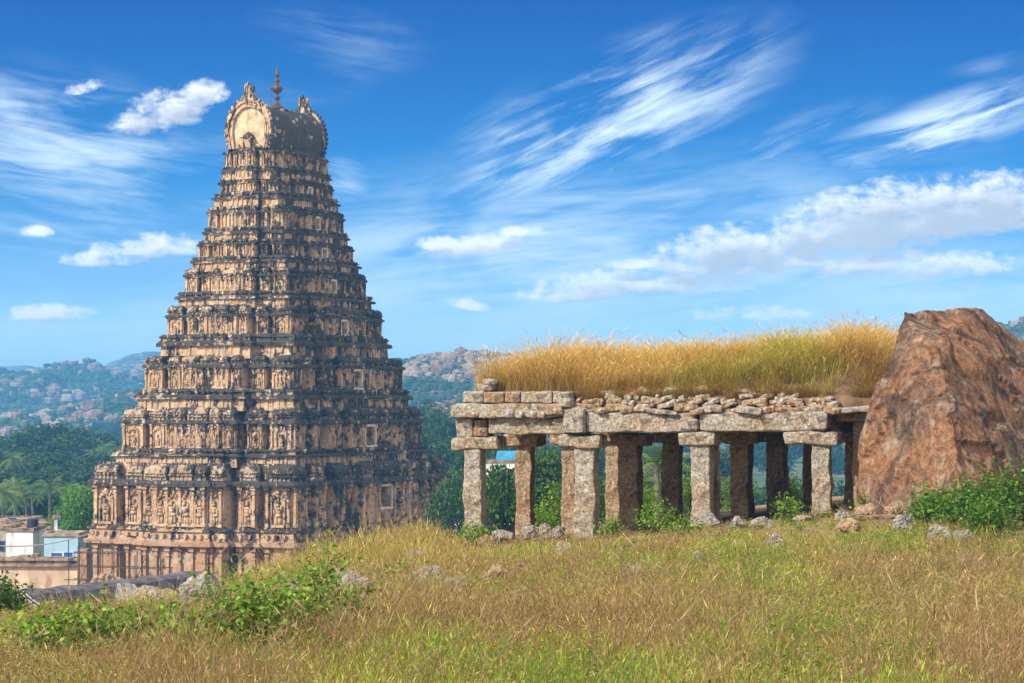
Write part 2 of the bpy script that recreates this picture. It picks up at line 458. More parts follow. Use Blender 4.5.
def barrel_shrine(mb, sd, t0, t1, o, dp, z0, z1, hs, hl, rng, w):
    """miniature shrine: little pilastered wall, eave, neck, rounded roof with gable disc and finials"""
    H = z1 - z0; c = (t0 + t1) / 2; L = (t1 - t0) / 2
    zb = z0 + H * .26
    sbox(mb, sd, t0 + .12 * L, t1 - .12 * L, o - dp, o - .05, z0, zb, hs, hl, w - .25)
    k = max(2, int(2 * L / .5))
    for j in range(k + 1):
        tt = t0 + .15 * L + (1.7 * L) * j / k
        sbox(mb, sd, tt - .06, tt + .06, o - .15, o + .06, z0, zb, hs, hl, w - .3)
    sbox(mb, sd, t0, t1, o - dp, o + .16, zb, zb + H * .09, hs, hl, w + .1)
    for j in range(k + 1):
        tt = t0 + (t1 - t0) * (j + .5) / (k + 1)
        sblob(mb, sd, tt, o + .14, zb + H * .08, .11, .10, H * .09, hs, hl, rng, w + rng.uniform(-.3, .2))
    zn = zb + H * .20
    sbox(mb, sd, t0 + .16 * L, t1 - .16 * L, o - dp, o - .10, zb + H * .092, zn, hs, hl, w - .1)
    n = 6; rr = dp * .60; oc = o - dp * .46
    base = len(mb.v)
    for (tt, sc) in ((t0 + .04 * L, .62), (t0 + .16 * L, 1.0), (t1 - .16 * L, 1.0), (t1 - .04 * L, .62)):
        for j in range(n + 1):
            a = -.25 + (math.pi + .5) * j / n
            p = side_xy(sd, tt, oc + math.cos(a) * rr * sc * 1.05, hs, hl)
            mb.v.append((p[0], p[1], zn + H * .10 + math.sin(a) * (H * .40) * (sc * .5 + .5))); mb.w.append(w + .1 * (math.sin(a)))
    m = n + 1
    for k3 in range(3):
        for j in range(n):
            mb.f.append((base + k3 * m + j, base + (k3 + 1) * m + j, base + (k3 + 1) * m + j + 1, base + k3 * m + j + 1))
    mb.f.append(tuple(base + j for j in range(m))); mb.f.append(tuple(base + 3 * m + j for j in reversed(range(m))))
    sblob(mb, sd, c, o + .05, zn + H * .16, min(L * .40, H * .26), .16, H * .22, hs, hl, rng, w - .35)
    sblob(mb, sd, c, o + .12, zn + H * .14, min(L * .2, H * .12), .12, H * .12, hs, hl, rng, w + .1)
    for j in range(k + 1):
        tt = t0 + (j + .5) * (t1 - t0) / (k + 1)
        sblob(mb, sd, tt, oc, z1 - H * .02, .08, .08, H * .12, hs, hl, rng, w)
        if abs(tt - c) > min(L * .42, H * .3): sblob(mb, sd, tt, o - .02, zn + H * .20, .12, .14, H * .14, hs, hl, rng, w + rng.uniform(-.4, .2))

# (band_bot, ledge_bot, wall_bot, wall_top, shrine_top, band_top_next), half sizes, near depth
ST = [  # wall_bot, wall_top, shrine_top,  hs, hl, D
    (530, 487, 465, 10.66, 16.18, 229),
    (450, 424, 408, 9.24, 13.45, 232),
    (389.5, 366.5, 355, 8.01, 11.53, 234),
    (334, 316, 304, 6.67, 9.57, 237),
    (291, 275, 266.5, 5.60, 8.07, 238.5),
    (256, 243.3, 238, 4.67, 7.10, 240),
    (227, 212, 204, 3.95, 6.41, 241),
    (192, 182, 176, 3.07, 5.71, 242),
    (166, 151.5, 147, 2.56, 5.62, 242),
]
n_shrine = 0
rng = random.Random(4)
rest = MB()
for i, (yb, yt, ys, hs, hl, D) in enumerate(ST):
    zb, zt, zs = tz(yb, D), tz(yt, D), tz(ys, D)
    if i + 1 < len(ST):
        nx = ST[i + 1]; ybn = nx[0]; zn = tz(ybn, nx[5])
    else: zn = zs
    H = zt - zb
    wall = MB(); corn = MB()
    hasdoor = i <= 7
    dw = (1.3, 1.0, .78, .62, .52, .45, .38, .34, .3)[i]
    cont = contour(hs, hl); contd = contour(hs, hl, dw)
    hb = H * .0 + .02
    z_d0 = zb + (H * .12 if i else 1.55); z_d1 = zt - H * .10
    if i == 0: z_d1 = zt - .3
    # wall
    if hasdoor:
        loft(wall, cont, [(zb - .3, .12), (zb + H * .04, .12, .1), (zb + H * .05, 0), (z_d0, 0)])
        loft(wall, contd, [(z_d0, 0), (z_d1, 0)])
        loft(wall, cont, [(z_d1, 0), (zt + .05, 0, .1)])
    else:
        loft(wall, cont, [(zb - .3, .12), (zb + H * .05, .12), (zb + H * .06, 0), (zt + .05, 0)])
    # door reveal lining
    # pilasters, niches, figures
    pw = max(.15, min(.30, H * .065)); pdp = max(.14, min(.36, H * .075))
    zp0 = zb + H * .05; zp1 = zt
    for sd in SIDES:
        L = bays_short(hs) if sd in 'FB' else bays_long(hl)
        for (a, b, o, kd) in L:
            W = b - a
            if kd == 'r':
                if W > .35 and H > 1.6:
                    figure(wall, sd, (a + b) / 2, o + .2, zb + H * .1, H * .55, hs, hl, rng, .12)
                continue
            e = pw * 1.0
            ts = [a + e, b - e] if W > 4 * pw else [(a + b) / 2]
            if kd in 'CD':
                k = max(1, int(round(W / (H * .34))))
                if kd == 'D' and hasdoor:
                    inner = [-(dw + pw * 1.3), dw + pw * 1.3]
                    m = (a + inner[0]) / 2
                    ts += inner
                    if m - a > 3.0 * pw: ts += [m - pw * 1.1, -m + pw * 1.1]
                else:
                    for j in range(1, k): ts.append(a + W * j / k)
            for t in ts: pilaster(wall, sd, t, o, zp0, zp1, pw, pdp, hs, hl, rng.uniform(-.05, .12))
            ts = sorted(ts)
            for q in range(len(ts) - 1):
                g = ts[q + 1] - ts[q]; c = (ts[q] + ts[q + 1]) / 2
                if kd == 'D' and hasdoor and abs(c) < dw: continue
                if g > pw * 3.0:
                    # niche: thin columns, small pediment, and lumps of carving
                    nw = min(g * .30, H * .2)
                    for aa in range(5):
                        an = math.pi * (aa + .5) / 5
                        sblob(wall, sd, c + math.cos(an) * nw * 1.05, o + .06, zb + H * (.66 + .12 * math.sin(an)), nw * .36, pdp * .9, H * .045, hs, hl, rng, .1)
                    sblob(wall, sd, c, o + .05, zb + H * .87, nw * .5, pdp * .8, H * .06, hs, hl, rng, .05)
                    sbox(wall, sd, c - nw * 1.1, c + nw * 1.1, o - .05, o + pdp * 1.3, zp0, zb + H * .11, hs, hl, .15)
                    for e2 in (-1, 1):
                        sbox(wall, sd, c + e2 * nw * 1.05 - pw * .28, c + e2 * nw * 1.05 + pw * .28, o - .05, o + pdp * .8, zb + H * .112, zb + H * .64, hs, hl, .05)
                    if H < 3.2 or sd in 'BL':
                        figure(wall, sd, c, o + .06, zp0, H * .50, hs, hl, rng, 0)
    for sd in 'FR':
        L = bays_short(hs) if sd in 'FB' else bays_long(hl)
        for (a, b, o, kd) in L:
            for q in range(int((b - a) * H * 1.6)):
                sblob(wall, sd, rng.uniform(a + .1, b - .1) if not (kd == 'D') else rng.choice([rng.uniform(a + .1, -dw - .3), rng.uniform(dw + .3, b - .1)]), o + .04, zb + H * rng.choice([rng.uniform(.66, .98), rng.uniform(.1, .95)]), rng.uniform(.06, .16), rng.uniform(.1, .24), rng.uniform(.06, .2), hs, hl, rng, rng.uniform(-.1, .35))
    # cornice: curved eave
    e = max(.22, min(.62, H * .14)); hz = (zs - zt)
    loft(corn, cont, [(zt + .02, .05, .1), (zt + .02, e * .6, .3), (zt - .06, e, .5), (zt + hz * .08, e * 1.05, .7), (zt + hz * .18, e * .75, .7), (zt + hz * .24, e * .3, .55), (zt + hz * .24, -.1, .5)], .4)
    zc = zt + hz * .24
    # nose lumps (kudu) along the eave
    for sd in SIDES:
        L = bays_short(hs) if sd in 'FB' else bays_long(hl)
        for (a, b, o, kd) in L:
            n = max(1, int((b - a) / (.75 if i < 4 else .5)))
            for q in range(n):
                t = a + (q + .5) * (b - a) / n
                sblob(corn, sd, t, o + e * .92, zt + hz * .10, .17, .12, max(.12, hz * .12), hs, hl, rng, rng.uniform(.1, .6))
    # core behind shrines
    gap = (ST[i][3] - (ST[i + 1][3] if i + 1 < len(ST) else hs - .1))
    core_in = -min(.75, max(.25, gap * .62))
    loft(wall, cont, [(zt - .1, core_in * .4), (zc + .03, core_in * .6, .2), (zs + .02, core_in, .35)])
    # band + ledge under the next storey (with the next storey's plan)
    if i + 1 < len(ST):
        hs2, hl2 = ST[i + 1][3], ST[i + 1][4]
        cont2 = contour(hs2, hl2)
        BH = zn - zs
        o_b = min(gap * .55, .55); o_l = min(gap * .75, .85)
        zl = zs + BH * .50
        loft(wall, cont2, [(zs - .3, o_b), (zl, o_b * .9, .05)], 0)
        loft(corn, cont2, [(zl - .02, o_b * .9, .1), (zl - .05, o_l, .3), (zl + BH * .10, o_l * 1.03, .5), (zl + BH * .2, o_l * .85, .5), (zl + BH * .22, o_l * .6, .35), (zl + BH * .36, o_l * .6, .3), (zl + BH * .38, o_l * .8, .5), (zn + .02, o_l * .6, .6), (zn + .02, .05, .5)], .4)
        for sd in SIDES:
            L = bays_short(hs2) if sd in 'FB' else bays_long(hl2)
            for (a, b, o, kd) in L:
                if kd == 'r': continue
                stp = .62 if i < 4 else .42
                n = max(1, int((b - a) / stp))
                for q in range(n):
                    t = a + (q + .5) * (b - a) / n
                    if BH > .9:
                        sbox(wall, sd, t - .07, t + .07, o + o_b * .9 - .1, o + o_b + .08, zs, zl - .02, hs2, hl2, rng.uniform(-.1, .15))
                    if rng.random() < .85:
                        sblob(corn, sd, t + rng.uniform(-.08, .08), o + o_l * .85, zn - BH * .10 * rng.uniform(.5, 1.5), rng.uniform(.1, .24), .16, BH * rng.uniform(.12, .2), hs2, hl2, rng, rng.uniform(-.1, .6))
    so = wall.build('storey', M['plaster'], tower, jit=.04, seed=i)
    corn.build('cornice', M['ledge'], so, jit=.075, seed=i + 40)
    # miniature shrines over the bays
    for sd in SIDES:
        L = bays_short(hs) if sd in 'FB' else bays_long(hl)
        for (a, b, o, kd) in L:
            if kd == 'r':
                sblob(rest, sd, (a + b) / 2, o + .1, zc + hz * .25, (b - a) * .4, .3, hz * .3, hs, hl, rng, .4)
                continue
            if i == len(ST) - 1: continue
            tgt = MB() if sd in 'FR' and i < 7 else rest
            if rng.random() < .04: continue
            wv = (.15 if sd == 'F' else .40) + rng.uniform(-.1, .12)
            pieces = [(a, b)]
            if kd in 'CD' and b - a > 3:
                w3 = (b - a)
                pieces = [(a + .02, a + w3 * .24), (a + w3 * .26, b - w3 * .26), (b - w3 * .24, b - .02)]
            for qi, (aa, bb) in enumerate(pieces):
                dp = min(.95, abs(core_in) + .35)
                top = zs + (hz * .05 if len(pieces) == 3 and qi == 1 else -hz * .06 * rng.random())
                barrel_shrine(tgt, sd, aa + .04, bb - .04, o + .05, dp, zc, top, hs, hl, rng, wv)
            if tgt is not rest:
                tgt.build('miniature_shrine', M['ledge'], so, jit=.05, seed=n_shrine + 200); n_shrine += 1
    # doorway with jambs, lintel and threshold; statues in the large niches
    for sd in 'RL':
        if not hasdoor: break
        dm = MB(); o = [q for q in bays_long(hl) if q[3] == 'D'][0][2]
        j = .16 if i < 4 else .11
        sbox(dm, sd, -dw - j, -dw, o - .35, o + .14, z_d0 - .05, z_d1 + .12, hs, hl, 0)
        sbox(dm, sd, dw, dw + j, o - .35, o + .14, z_d0 - .05, z_d1 + .12, hs, hl, 0)
        sbox(dm, sd, -dw + .004, dw - .004, o - .3, o + .10, z_d1 - .12, z_d1 + .1, hs, hl, .1)
        sbox(dm, sd, -dw - j * 1.5, dw + j * 1.5, o - .3, o + .22, z_d0 - .25, z_d0 - .053, hs, hl, .3)
        dm.build('doorway', M['jambstone'], so, jit=.01, seed=i)
    if i < 2:
        for sd in 'FR':
            L = bays_short(hs) if sd == 'F' else bays_long(hl)
            for (a, b, o, kd) in L:
                if kd in 'rnD' and i: continue
                if kd == 'r': continue
                cs = [(a + b) / 2]
                if kd == 'C':
                    k = max(1, int(round((b - a) / (H * .34)))); cs = [a + (b - a) * (q + .5) / k for q in range(k)]
                if kd == 'D': cs = [(a - dw) / 2 - .1, (b + dw) / 2 + .1]
                for c in cs:
                    sm = MB(); figure(sm, sd, c, o + .10, zb + H * .08, H * (.60 if i == 0 else .5), hs, hl, rng, 0)
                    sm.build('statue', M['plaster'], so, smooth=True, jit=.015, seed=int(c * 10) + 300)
rest_o = rest.build('miniature_shrines', M['ledge'], tower, jit=.03, seed=77); rest_o['kind'] = 'stuff'

# lower part: granite plinth and pilastered base
bm_ = MB(); hs, hl, D = ST[0][3], ST[0][4], 229
cont = contour(hs, hl); zA = tz(530, D); zM = tz(546, D); z0 = -1.0
contd = contour(hs, hl, 1.5)
loft(bm_, cont, [(z0, .7, .2), (z0 + 1.2, .7, .2), (z0 + 1.25, .45, .3), (z0 + 1.9, .5, .1), (z0 + 1.95, .25, 0), (z0 + 2.2, .1, 0)])
loft(bm_, contd, [(z0 + 2.15, 0.06, 0), (zM - .2, 0.06, .1)])
loft(bm_, cont, [(zM - .25, .1, .1), (zM - .15, .75, .1), (zM + .25, .8, .0), (zM + .3, .5, .1), (zM + .62, .45, .35)])
for sd in SIDES:
    L = bays_short(hs) if sd in 'FB' else bays_long(hl)
    for (a, b, o, kd) in L:
        if kd == 'r': continue
        n = max(2, int((b - a) / 1.05)); st = (b - a - .5) / (n - 1)
        for q in range(n):
            t = a + .25 + q * st
            if kd == 'D' and abs(t) < 1.6: continue
            pilaster(bm_, sd, t, o + .06, z0 + 2.2, zM - .25, .30, .24, hs, hl, rng.uniform(-.05, .1))
            if q < n - 1 and rng.random() < .5 and kd != 'D':
                sbox(bm_, sd, t + st * .3, t + st * .7, o, o + .28, z0 + 2.9, z0 + 3.7, hs, hl, 0)
bo = bm_.build('plinth', M['basestone'], tower, jit=.03, seed=5)
fr = MB()
loft(fr, cont, [(zM + .55, .25, .1), (zM + .56, .35, .1), (zA - .32, .35, .1), (zA - .25, .55, .3), (zA - .05, .55, .45), (zA + .02, .1, .3)])
for sd in SIDES:
    L = bays_short(hs) if sd in 'FB' else bays_long(hl)
    for (a, b, o, kd) in L:
        n = max(1, int((b - a) / .8))
        for q in range(n):
            t = a + (q + .5) * (b - a) / n
            sbox(fr, sd, t - .13, t + .13, o + .2, o + .72, zM + .6, zM + .95, hs, hl, rng.uniform(-.1, .2))
            sblob(fr, sd, t + .2, o + .42, zA - .1, .16, .16, .22, hs, hl, rng, rng.uniform(-.1, .4))
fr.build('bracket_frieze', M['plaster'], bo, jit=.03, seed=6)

# crown: vaulted roof with horseshoe gables
hs, hl, D = 2.28, 5.35, 242
zc0, zc1 = tz(147.5, D), tz(100, D)
Hc = zc1 - zc0
def shoe(j, n, sc=1.0):
    """horseshoe outline from the right foot over the top to the left foot; x, z in units of hs, Hc"""
    nl = 4
    if j < nl: f = j / nl; return (.86 + .14 * math.sin(f * 1.57)) * sc, .40 * f
    if j > n - nl: f = (n - j) / nl; return -(.86 + .14 * math.sin(f * 1.57)) * sc, .40 * f
    a = math.pi * (j - nl) / (n - 2 * nl)
    return math.cos(a) * sc, .40 + math.sin(a) * .60
crown = MB(); NJ = 28; ys = np.linspace(-hl, hl, 15)
base = len(crown.v)
for yk, y in enumerate(ys):
    sag = 1 - .045 * (1 - (abs(y) / hl) ** 2)
    bul = 1 + .02 * math.sin(yk * 2.2)
    for j in range(NJ + 1):
        x, z = shoe(j, NJ)
        crown.v.append((x * hs * 1.0 * bul, y, zc0 + z * Hc * sag)); crown.w.append(.3 + .2 * math.sin(math.pi * j / NJ))
for k in range(len(ys) - 1):
    for j in range(NJ):
        a = base + k * (NJ + 1) + j
        crown.f.append((a, a + NJ + 1, a + NJ + 2, a + 1))
crown.f.append(tuple(base + j for j in range(NJ + 1)))
crown.f.append(tuple(base + (len(ys) - 1) * (NJ + 1) + j for j in reversed(range(NJ + 1))))
# ribs and flower lumps in relief on the vault
for k in range(1, 12):
    y = -hl + k * 2 * hl / 12
    for j in range(3, NJ - 2):
        if rng.random() < .25:
            x, z = shoe(j, NJ)
            crown.blob((x * hs * .99, y + rng.uniform(-.25, .25), zc0 + z * Hc * .96), .2, .3, .22, rng, rng.uniform(-.5, .3))
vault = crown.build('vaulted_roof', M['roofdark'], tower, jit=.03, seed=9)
for sg in (-1, 1):
    y0 = sg * hl
    g = MB()
    # rim band, three nested rings
    for (s0, s1, dp, wv) in ((1.10, .97, .34, .15), (.96, .88, .22, .0), (.87, .80, .30, .05)):
        base = len(g.v)
        for j in range(NJ + 1):
            x, z = shoe(j, NJ)
            for (s_, dd) in ((s0, 0), (s0, dp), (s1, dp), (s1, 0)):
                g.v.append((x * hs * s_, y0 + sg * dd, zc0 + (.40 + (z - .40) * (s_ if z > .40 else 1)) * Hc)); g.w.append(wv)
        for j in range(NJ):
            for q in range(4):
                a = base + j * 4 + q; b = base + j * 4 + (q + 1) % 4
                f = (a, b, b + 4, a + 4)
                g.f.append(f if sg > 0 else tuple(reversed(f)))
        g.f.append(tuple(base + q for q in range(4))); g.f.append(tuple(base + NJ * 4 + q for q in reversed(range(4))))
    # flame-like teeth
    for j in range(0, NJ + 1):
        x, z = shoe(j, NJ)
        c = (x * hs * 1.15, y0 + sg * .2, zc0 + (.40 + (z - .40) * (1.12 if z > .40 else 1)) * Hc)
        g.blob(c, .17, .2, .20, rng, .1 if sg < 0 else .5)
    go = g.build('gable_arch', M['plaster'] if sg < 0 else M['ledge'], vault, jit=.02, seed=12, recalc=True)
    p = MB()
    pts = [(shoe(j, NJ)[0] * hs * .80, zc0 + (.40 + (shoe(j, NJ)[1] - .40) * (.80 if shoe(j, NJ)[1] > .40 else 1)) * Hc) for j in range(NJ + 1)]
    vs = [(x, y0 + sg * .04, z) for x, z in pts] + [(x, y0 - sg * .06, z) for x, z in pts]; n = len(pts)
    fs = [tuple(range(n)), tuple(reversed(range(n, 2 * n)))] + [(k, k + n, (k + 1) % n + n, (k + 1) % n) for k in range(n)]
    p.add(vs, fs)
    p.build('gable_panel', M['gableplaster'], vault, recalc=True)
    q = MB()   # little pavilion in the gable
    yc = y0 + sg * .35
    q.box(-.45, .45, yc - .35, yc + .35, zc0, zc0 + .9, 0)
    for t in (-.38, .38): q.box(t - .07, t + .07, yc - .42, yc + .42, zc0, zc0 + .95, 0)
    q.box(-.62, .62, yc - .45, yc + .45, zc0 + .95, zc0 + 1.08, .4)
    q.lathe((0, yc, zc0 + 1.083), [(.5, 0), (.52, .12), (.4, .32), (.2, .45), (.1, .5), (.06, .62)], 10, .3)
    q.blob((-1.15, yc, zc0 + .18), .3, .25, .28, rng, .1); q.blob((1.15, yc, zc0 + .18), .3, .25, .28, rng, .1)
    q.build('gable_shrine', M['plaster'], vault, jit=.01)
    h_ = MB()  # horned lion-face ornament on the apex
    zt_ = zc1 + .05
    K = 1.3
    for (dx, dz, rx_, rz_) in ((0, .35, .42, .5), (0, .9, .36, .42), (-.3, 1.1, .16, .34), (.34, 1.0, .14, .28), (-.45, .35, .2, .25), (.45, .35, .2, .25), (-.08, 1.4, .15, .2), (.2, .65, .25, .25), (-.3, .7, .2, .3)):
        h_.blob((dx * K, y0 + sg * .12, zt_ - .1 + dz * K * .92), rx_ * K, .32, rz_ * K, rng, .2 if sg < 0 else .3)
    h_.build('apex_ornament', M['plaster'], vault, jit=.03, seed=8)
f_ = MB()
zf = zc1 - .28
f_.lathe((0, 0, zf), [(r_ * 1.12, z_ * 1.2) for r_, z_ in [(.62, 0), (.60, .25), (.42, .38), (.30, .5), (.14, .6), (.12, .8), (.30, .95), (.32, 1.05), (.12, 1.15), (.1, 1.35), (.34, 1.5), (.52, 1.72), (.50, 1.9), (.22, 2.05), (.12, 2.2), (.26, 2.35), (.28, 2.45), (.1, 2.55), (.1, 2.7), (.2, 2.8), (.22, 2.9), (.15, 3.1), (.05, 3.4), (.02, 3.75)]], 14)
f_.build('kalasha_finial', M['finial'], tower, smooth=True)
sf = MB(); sf.tube([(-.38, -.6, zf + .1), (-.38, -.6, zf + 2.3)], .03, 5); sf.box(-.43, -.33, -.66, -.54, zf + 1.9, zf + 2.2)
sf.build('lightning_rod', M['finial'], tower)
# ================================================================== PAVILION
PHI = R(20.0)
e_ax = Vector((math.cos(PHI), -math.sin(PHI), 0)); d_ax = Vector((math.sin(PHI), math.cos(PHI), 0))
P0 = Vector((PX(475, 63), 63, 0))
SA, SB = 2.97, 3.75
def PP(k, r): return P0 + e_ax * (k * SA) + d_ax * (r * SB)
ZB = PZ(448, 62)       # underside of the capitals
pav = empty('stone_pavilion', (P0.x, P0.y, gz(P0.x, P0.y)), -PHI, 'open ruined hall of rough granite pillars under a flat roof heaped with soil', 'ruined pavilion')
pinv = Matrix.Translation(pav.location) @ Matrix.Rotation(-PHI, 4, 'Z'); pinv = pinv.inverted()

MW = {}
def rough_block(name, c, size, mat, parent=None, rz=0.0, tilt=(0, 0), seed=0, amp=.035, cuts=5, rnd=.05, inv=None, taper=0.0, bulge=0.0):
    """stone block: subdivided box, corners worn round, faces broken by noise. c and rz are world values"""
    bm = bmesh.new()
    bmesh.ops.create_cube(bm, size=1.0)
    mx = max(size)
    es = [(e, max(1, min(14, int(round((abs((e.verts[0].co - e.verts[1].co).x) * size[0] + abs((e.verts[0].co - e.verts[1].co).y) * size[1] + abs((e.verts[0].co - e.verts[1].co).z) * size[2]) / (mx / cuts / 1.6)))))) for e in bm.edges]
    bmesh.ops.subdivide_edges(bm, edges=bm.edges[:], cuts=cuts, use_grid_fill=True)
    sv = Vector((seed * 7.31, seed * 3.17, seed * 1.7))
    r = Vector((rnd / size[0], rnd / size[1], rnd / size[2])) * 1.1
    for v in bm.verts:
        p = v.co.copy()
        q = Vector([p[i] * (1 - .0) for i in range(3)])
        # round the edges
        ex = [max(0, abs(q[i]) - (.5 - r[i])) / r[i] if r[i] < .5 else abs(q[i]) * 2 for i in range(3)]
        L = math.sqrt(sum(x * x for x in ex))
        if L > 1:
            for i in range(3):
                if ex[i] > 0 and r[i] < .5: q[i] = math.copysign((.5 - r[i]) + r[i] * ex[i] / L, q[i])
        if taper: q.x *= 1 - taper * (q.z + .5); q.y *= 1 - taper * (q.z + .5)
        w = Vector((q.x * size[0], q.y * size[1], q.z * size[2]))
        n = mnoise.noise_vector(w * 1.5 + sv) * 1.2 + mnoise.noise_vector(w * 4.5 + sv) * .5 + mnoise.noise_vector(w * 12 + sv) * .3
        cell = mnoise.cell_vector(w * 3.3 + n * .5 + sv) - Vector((.5, .5, .5))
        v.co = w + n * amp + cell * amp * .55
    me = bpy.data.meshes.new(name); bm.normal_update(); bm.to_mesh(me); bm.free()
    for p in me.polygons: p.use_smooth = False
    me.materials.append(mat)
    o = bpy.data.objects.new(name, me); link(o)
    mw = Matrix.Translation(Vector(c)) @ Matrix.Rotation(rz, 4, 'Z') @ Matrix.Rotation(tilt[0], 4, 'X') @ Matrix.Rotation(tilt[1], 4, 'Y')
    MW[o.name] = mw
    if parent is not None:
        o.parent = parent
        o.matrix_basis = (inv @ mw) if inv is not None else mw
    else: o.matrix_world = mw
    return o
def pblock(name, c, size, mat, seed, rz=-PHI, tilt=(0, 0), parent=None, **k):
    par = parent or pav
    if parent is not None:
        inv = MW[parent.name].inverted()
    else: inv = pinv
    return rough_block(name, c, size, mat, par, rz, tilt, seed, inv=inv, **k)

rg = random.Random(11)
zcap_h = .33
ZB0 = PZ(448, 63)
for r in range(4):
    for k in range(4 if r < 3 else 3):
        p = PP(k, r)
        if r == 3: p = PP(k, 3) + d_ax * .3
        if r == 2 and k == 3: continue
        zg = gz(p.x, p.y) - .35
        w = {0: .47, 1: .50, 2: .50, 3: .42}[r] * rg.uniform(.96, 1.04)
        w = {(0, 1): .54, (1, 0): .43, (2, 0): .42}.get((r, k), w)
        ZB = ZB0 + .055 * k
        hh = ZB - zg
        mat = M['granite'] if (r == 0 and k in (0, 2)) else M['granite_warm'] if r else M['granite']
        po = pblock('pillar', (p.x, p.y, zg + hh / 2), (w, w, hh), mat, 10 + r * 5 + k, rz=-PHI + rg.uniform(-.08, .08), tilt=(rg.uniform(-.012, .012), rg.uniform(-.012, .012)), amp=.042, cuts=24, rnd=.03, taper=.03)
        cw = {0: 1.26, 1: 1.08, 2: .95, 3: 1.34}[k] if r == 0 else 1.0
        off = {0: .12, 1: -.10, 2: -.08, 3: -.22}[k] if r == 0 else 0
        c = p + e_ax * off
        hcap = zcap_h
        pblock('capital', (c.x, c.y, ZB + hcap / 2 - .03), (cw, .66 if r == 0 else .8, hcap), M['granite'] if r == 0 else M['granite_warm'], 60 + r * 5 + k, tilt=(0, (-.02, .03, 0, 0)[k] if r == 0 else 0), parent=po, amp=.04, cuts=7, rnd=.06)
ZB = ZB0 + .08
zL = ZB + zcap_h - .04      # underside of the beams
def px_e(px, base_k=None):
    """distance along the front row where the picture column px falls"""
    t = (px - 512) / F
    # P0 + e*s : (P0.x + s ex) = t (P0.y + s ey)
    return (t * P0.y - P0.x) / (e_ax.x - t * e_ax.y)
def front(px0, px1, py0, py1, mat, seed, name='lintel_beam', depth=.62, dout=0.0, tilt=0.0, amp=.035, **k):
    k['cuts'] = int(k.get('cuts', 5) * 1.5)
    s0, s1 = px_e(px0), px_e(px1)
    c = P0 + e_ax * ((s0 + s1) / 2) + d_ax * (-dout + depth / 2 - .31)
    Y = (P0 + e_ax * ((s0 + s1) / 2)).y - .3
    z0, z1 = PZ(py1, Y), PZ(py0, Y)
    return pblock(name, (c.x, c.y, (z0 + z1) / 2), (s1 - s0, depth, z1 - z0), mat, seed, tilt=(0, tilt), amp=amp, **k)
G, GG, GW = M['granite'], M['granite_grey'], M['granite_warm']
# architrave level
front(460, 476.5, 417, 437, GG, 101, 'corner_block', cuts=5)
front(477, 491, 427.5, 437, GW, 102, 'packing_stone', cuts=4, amp=.02)
front(477.5, 490, 419.5, 427.2, GW, 103, 'packing_stone', cuts=4, amp=.02)
front(492, 569, 418, 434.5, G, 104, cuts=9)
front(568.5, 590, 408, 433, GG, 105, 'corner_block', cuts=5, dout=.16)
front(590.5, 699, 412, 432.5, G, 106, cuts=10)
front(683, 701.5, 418.5, 430.5, GG, 107, 'packing_stone', cuts=4, dout=.05)
front(702, 829, 412, 431.5, G, 108, cuts=11)
front(812, 831, 411.5, 429, GG, 109, 'corner_block', cuts=5, dout=.1)
# eave slabs and upper course at the left half
front(458, 569, 404, 417.5, G, 110, 'eave_slab', cuts=10, depth=.9, dout=.18)
for a, b, mt in ((467, 487, GG), (487.5, 508, GW), (508.5, 524, GW), (524.5, 556, G), (556.5, 574, GG)):
    front(a, b, 391.5 + rg.uniform(-.6, .8), 403.5, mt, 111 + a, 'coping_stone', cuts=5, amp=.025)
for a, b, y0, y1, mt in ((508, 521, 410, 418.5, GG), (522, 531, 411, 418.5, M['granite_grey']), (532, 543, 410.5, 418, GG), (544, 553, 411, 418, G), (552, 569, 406, 416, GW), (565, 577, 398, 407, GG), (472, 486, 411.5, 417.5, GW)):
    front(a, b, y0, y1, mt, 150 + a, 'packing_stone', cuts=4, amp=.03, depth=.35, dout=.24)
front(578, 600, 404, 411, GW, 170, 'packing_stone', cuts=4)
# slanting slab and dark gap at the right end
front(830, 873, 407.5, 413.5, GG, 171, 'eave_slab', cuts=7, depth=1.5, tilt=-.085)
# inner lintels running over the inner pillars
for r in range(1, 4):
    for k in range(3 if r < 3 else 2):
        a, b = PP(k, r), PP(k + 1, r)
        c = (a + b) / 2
        pblock('lintel_beam', (c.x, c.y, ZB + .33 + .12), ((b - a).length - .01, .55, .30), GW, 180 + r * 4 + k, amp=.03, cuts=8)
for k in range(4):
    for r in range(3):
        if (r, k) == (2, 3) or (r == 1 and k == 3): continue
        a, b = PP(k, r), PP(k, r + 1)
        c = (a + b) / 2
        L = (b - a).length - .62
        pblock('cross_beam', (c.x, c.y, ZB + .33 + .13), (.5, L, .28), GW, 195 + r * 4 + k, amp=.03, cuts=8)
# roof slabs: from the front row to the rear row
zR = ZB + .33 + .27
s_right = px_e(866)
slabw = [-.35, 1.2, 2.9, 4.4, 6.1, 7.6, 9.1, s_right]
for q in range(len(slabw) - 1):
    a, b = slabw[q], slabw[q + 1]
    for (d0, d1) in ((.36, 3.7), (3.72, 7.5), (7.52, 11.7)):
        c = P0 + e_ax * ((a + b) / 2) + d_ax * ((d0 + d1) / 2)
        pblock('roof_slab', (c.x, c.y, zR + .13), (b - a - .015, d1 - d0, .25), GW, 220 + q * 3 + int(d0), amp=.015, cuts=5, rnd=.02)
# end wall of stacked stone at the right, behind the gap, against the boulder
for q in range(6):
    c = P0 + e_ax * (s_right - .15) + d_ax * (1.2 + q * 1.25)
    zg = gz(c.x, c.y) - .3
    pblock('wall_stone', (c.x, c.y, (zg + zR) / 2), (.6, 1.27, zR - zg), GW, 250 + q, amp=.05, cuts=7)

